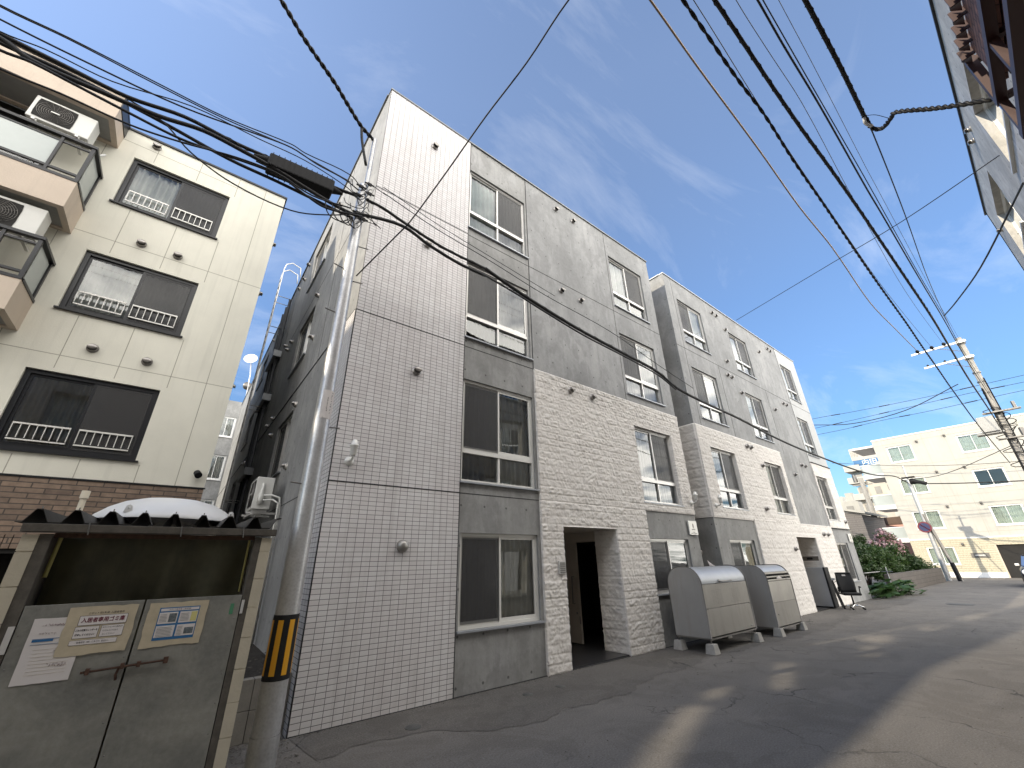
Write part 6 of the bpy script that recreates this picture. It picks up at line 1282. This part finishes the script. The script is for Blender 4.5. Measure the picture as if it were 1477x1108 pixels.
# ------------------------------------------------------------------ planting
PW = MB().box(26.6, 39.8, 5.6, 5.8, 0, 0.82).build('planter_wall', 'hedgeblock', None, 0.01); tag(PW, 'low dark block planter wall below the shrubs at the far kerb', 'wall')
def shrub(name, label, c, rx, ry, rz, n, size, mat, flowers=0, group='shrubs behind the planter wall'):
    t = thing(name, label, 'shrub', (c[0], c[1], 0), group)
    st = MB(); lf = MB(); fl = MB(); r_ = random.Random(int(c[0] * 97 + c[1] * 13))
    cl_ = []
    for k in range(26):
        u = r_.uniform(0, 2 * math.pi); v = r_.uniform(0.15, 1.0); q = r_.uniform(0.45, 1.0)
        p = Vector((c[0] + rx * q * math.cos(u) * math.sqrt(1 - v * v * 0.8), c[1] + ry * q * math.sin(u) * math.sqrt(1 - v * v * 0.8), c[2] + rz * v * r_.uniform(0.7, 1.12))); cl_.append((p, r_.uniform(0.18, 0.42) * min(rx, 1.0)))
        if k < 12: st.tube([(c[0] + r_.uniform(-.1, .1), c[1], 0), (c[0] * 0.5 + p.x * 0.5, c[1] * 0.5 + p.y * 0.5, p.z * 0.45), tuple(p)], [0.03, 0.02, 0.006], 5)
    for k in range(n):
        p0, rr_ = cl_[k % len(cl_)]; d = Vector((r_.gauss(0, 1), r_.gauss(0, 1), r_.gauss(0, 1))).normalized(); p = p0 + d * rr_ * (0.55 + 0.6 * r_.random())
        if p.z < 0.1: continue
        a = Vector((r_.gauss(0, 1), r_.gauss(0, 1), r_.gauss(0, 0.5))).normalized() * size * r_.uniform(0.6, 1.3); b = a.cross(d).normalized() * size * 0.45
        m_ = fl if (flowers and r_.random() < flowers and p.z > c[2] + rz * 0.3) else lf
        if m_ is fl: a = a * 1.1; b = b * 2
        m_.quad(tuple(p - a), tuple(p + b), tuple(p + a), tuple(p - b))
    st.build('trunk', 'bark', t); lf.build('crown', mat, t)
    if fl.v: fl.build('blossom', 'bloom', t)
    return t
shrub('shrub', 'dark green shrub closest to the corner of the second block', (26.9, 6.9, 0.6), 1.3, 0.9, 1.95, 5200, 0.085, 'leaf')
shrub('shrub', 'tall dark shrub, second from the corner of the second block', (29.2, 7.1, 0.7), 1.5, 1.0, 2.05, 5200, 0.085, 'leaf')
shrub('shrub', 'rounded mid green shrub low behind the planter wall', (29.6, 6.3, 0.5), 1.4, 0.5, 1.2, 4200, 0.07, 'leaf2')
shrub('shrub', 'leafy green shrub just left of the pink flowering one', (32.2, 6.9, 0.6), 1.5, 0.9, 1.75, 4800, 0.085, 'leaf2')
shrub('flowering_shrub', 'shrub covered in pink flowers behind the planter wall', (35.2, 7.1, 0.8), 1.9, 0.8, 2.0, 5200, 0.08, 'leaf2', 0.5)
shrub('shrub', 'dark spreading shrub right of the pink flowering one', (37.0, 6.5, 0.4), 2.0, 0.6, 1.55, 4800, 0.08, 'leaf')
shrub('shrub', 'lowest dark shrub at the far end of the planter wall', (39.6, 6.6, 0.3), 1.5, 0.7, 1.15, 3000, 0.08, 'leaf')
def broad(label, x, y, n, seed):
    t = thing('broadleaf_plant', label, 'plant', (x, y, 0), 'broad leaved plants at the wall foot'); r_ = random.Random(seed); lf = MB(); st = MB()
    for k in range(n):
        a = r_.uniform(0, 6.28); d = r_.uniform(0.1, 0.95); px, py, pz = x + d * math.cos(a) * 1.1, y + d * math.sin(a) * 0.6, r_.uniform(0.15, 0.62) * (1.15 - d * 0.5); R_ = r_.uniform(0.13, 0.24)
        tx, ty = r_.uniform(-.4, .4), r_.uniform(-.6, .1); vs = [(px, py, pz - 0.02)]; m_ = 14
        for q in range(m_):
            b = 2 * math.pi * q / m_; rr_ = R_ * (1 + 0.08 * math.sin(5 * b)) * (0.35 if q == 0 else 1); ox, oy = rr_ * math.cos(b + a), rr_ * math.sin(b + a); vs.append((px + ox, py + oy, pz + tx * ox + ty * oy - 0.25 * rr_ * rr_ / R_ + 0.01 * math.sin(3 * b)))
        lf.add(vs, [(0, 1 + q, 1 + (q + 1) % m_) for q in range(m_)], True); st.tube([(x + 0.2 * math.cos(a), y + 0.15 * math.sin(a), 0), (px * .7 + x * .3, py * .7 + y * .3, pz * 0.7), (px, py, pz - 0.02)], 0.008, 5)
    st.build('stem', 'leaf2', t); lf.build('leaf', 'bigleaf', t)
broad('clump of broad round leaves touching the corner of the second block', 23.9, 5.5, 34, 1); broad('middle clump of broad round leaves under the shrubs', 25.2, 5.35, 34, 2); broad('clump of broad round leaves at the near end of the planter wall', 26.6, 5.2, 30, 3)
gk = MB()
for k in range(3): gk.tube([(23.5, 5.75 + 0.0, 0.95), (27.2, 5.9, 0.93)], 0.02, 5) if k == 0 else None
gk.tube([(26.0, 5.5, 0.5), (26.0, 5.5, 1.15)], 0.02, 5).tube([(26.0, 5.3, 0.95), (26.0, 5.7, 0.95)], 0.02, 5)
tag(gk.build('garden_rail', 'galv'), 'thin metal garden rail with an upright stake above the broad leaves', 'rail')

# ------------------------------------------------------------------ car at the right edge
CR = thing('parked_car', 'dark compact car at the right edge in front of the white building', 'car', (36.2, 1.35, 0))
def TV(a, d, b): return (34.4 + a, 1.18 + d, b)      # a: length away from camera, d: across
sec = [(0.0, 0.35, 0.62, 0.70), (0.12, 0.25, 0.80, 0.78), (0.9, 0.22, 0.95, 0.82), (1.25, 0.22, 1.0, 0.83), (1.9, 0.22, 1.0, 0.84), (3.2, 0.22, 1.0, 0.84), (3.75, 0.28, 0.95, 0.80), (3.85, 0.4, 0.8, 0.74)]
bd = MB(TV); vs = []
for (a, b0, b1, w) in sec:
    vs += [(a, -w * 0.9, b0), (a, -w, b0 + 0.15), (a, -w, b1 - 0.15), (a, -w * 0.86, b1), (a, w * 0.86, b1), (a, w, b1 - 0.15), (a, w, b0 + 0.15), (a, w * 0.9, b0)]
k_ = 8; fs = [(i * k_ + j, i * k_ + (j + 1) % k_, (i + 1) * k_ + (j + 1) % k_, (i + 1) * k_ + j) for i in range(len(sec) - 1) for j in range(k_)] + [tuple(range(k_)), tuple(range(len(sec) * k_ - k_, len(sec) * k_))]
bd.add(vs, fs, True).build('body', 'carpaint', CR)
cb_ = MB(TV).add([(0.95, -0.72, 0.95), (0.95, 0.72, 0.95), (3.7, 0.72, 0.95), (3.7, -0.72, 0.95), (1.65, -0.58, 1.48), (1.65, 0.58, 1.48), (3.3, 0.58, 1.46), (3.3, -0.58, 1.46)], [(0, 1, 5, 4), (1, 2, 6, 5), (2, 3, 7, 6), (3, 0, 4, 7)]).build('windows', 'glass_far', CR)
MB(TV).box(1.6, 3.35, -0.57, 0.57, 1.46, 1.50).build('roof', 'carpaint', CR, 0.02)
for s_ in (-1, 1):
    MB(TV).lathe((0.10, s_ * 0.62, 0.70), (-1, 0, 0.15), [(-0.08, 0.13), (0.03, 0.12), (0.06, 0.07), (0.07, 0.0)], 16).build('headlight', 'lens', CR)
    MB(TV).box(1.35, 1.45, s_ * 0.86 - 0.08, s_ * 0.86 + 0.08, 0.98, 1.10).build('mirror', 'white', CR, 0.02)
    for a in (0.65, 3.05):
        w_ = MB(TV).lathe((a, s_ * 0.66, 0.30), (0, s_, 0), [(0, 0.0), (0, 0.28), (0.04, 0.30), (0.15, 0.30), (0.19, 0.27), (0.19, 0.18)], 24).build('wheel', 'rubber', CR); MB(TV).lathe((a, s_ * 0.66, 0.30), (0, s_, 0), [(0.17, 0.19), (0.18, 0.16), (0.16, 0.05), (0.19, 0.0)], 16).build('rim', 'chrome', w_)
MB(TV).box(-0.03, 0.04, -0.5, 0.5, 0.42, 0.60).build('grille', 'black', CR, 0.01); MB(TV).box(-0.05, 0.05, -0.6, 0.6, 0.60, 0.63).build('bumper_trim', 'chrome', CR)

# drop the spare prototypes that were not placed
for o in (HOOD,):
    if not used_hood[0]: bpy.data.objects.remove(o)
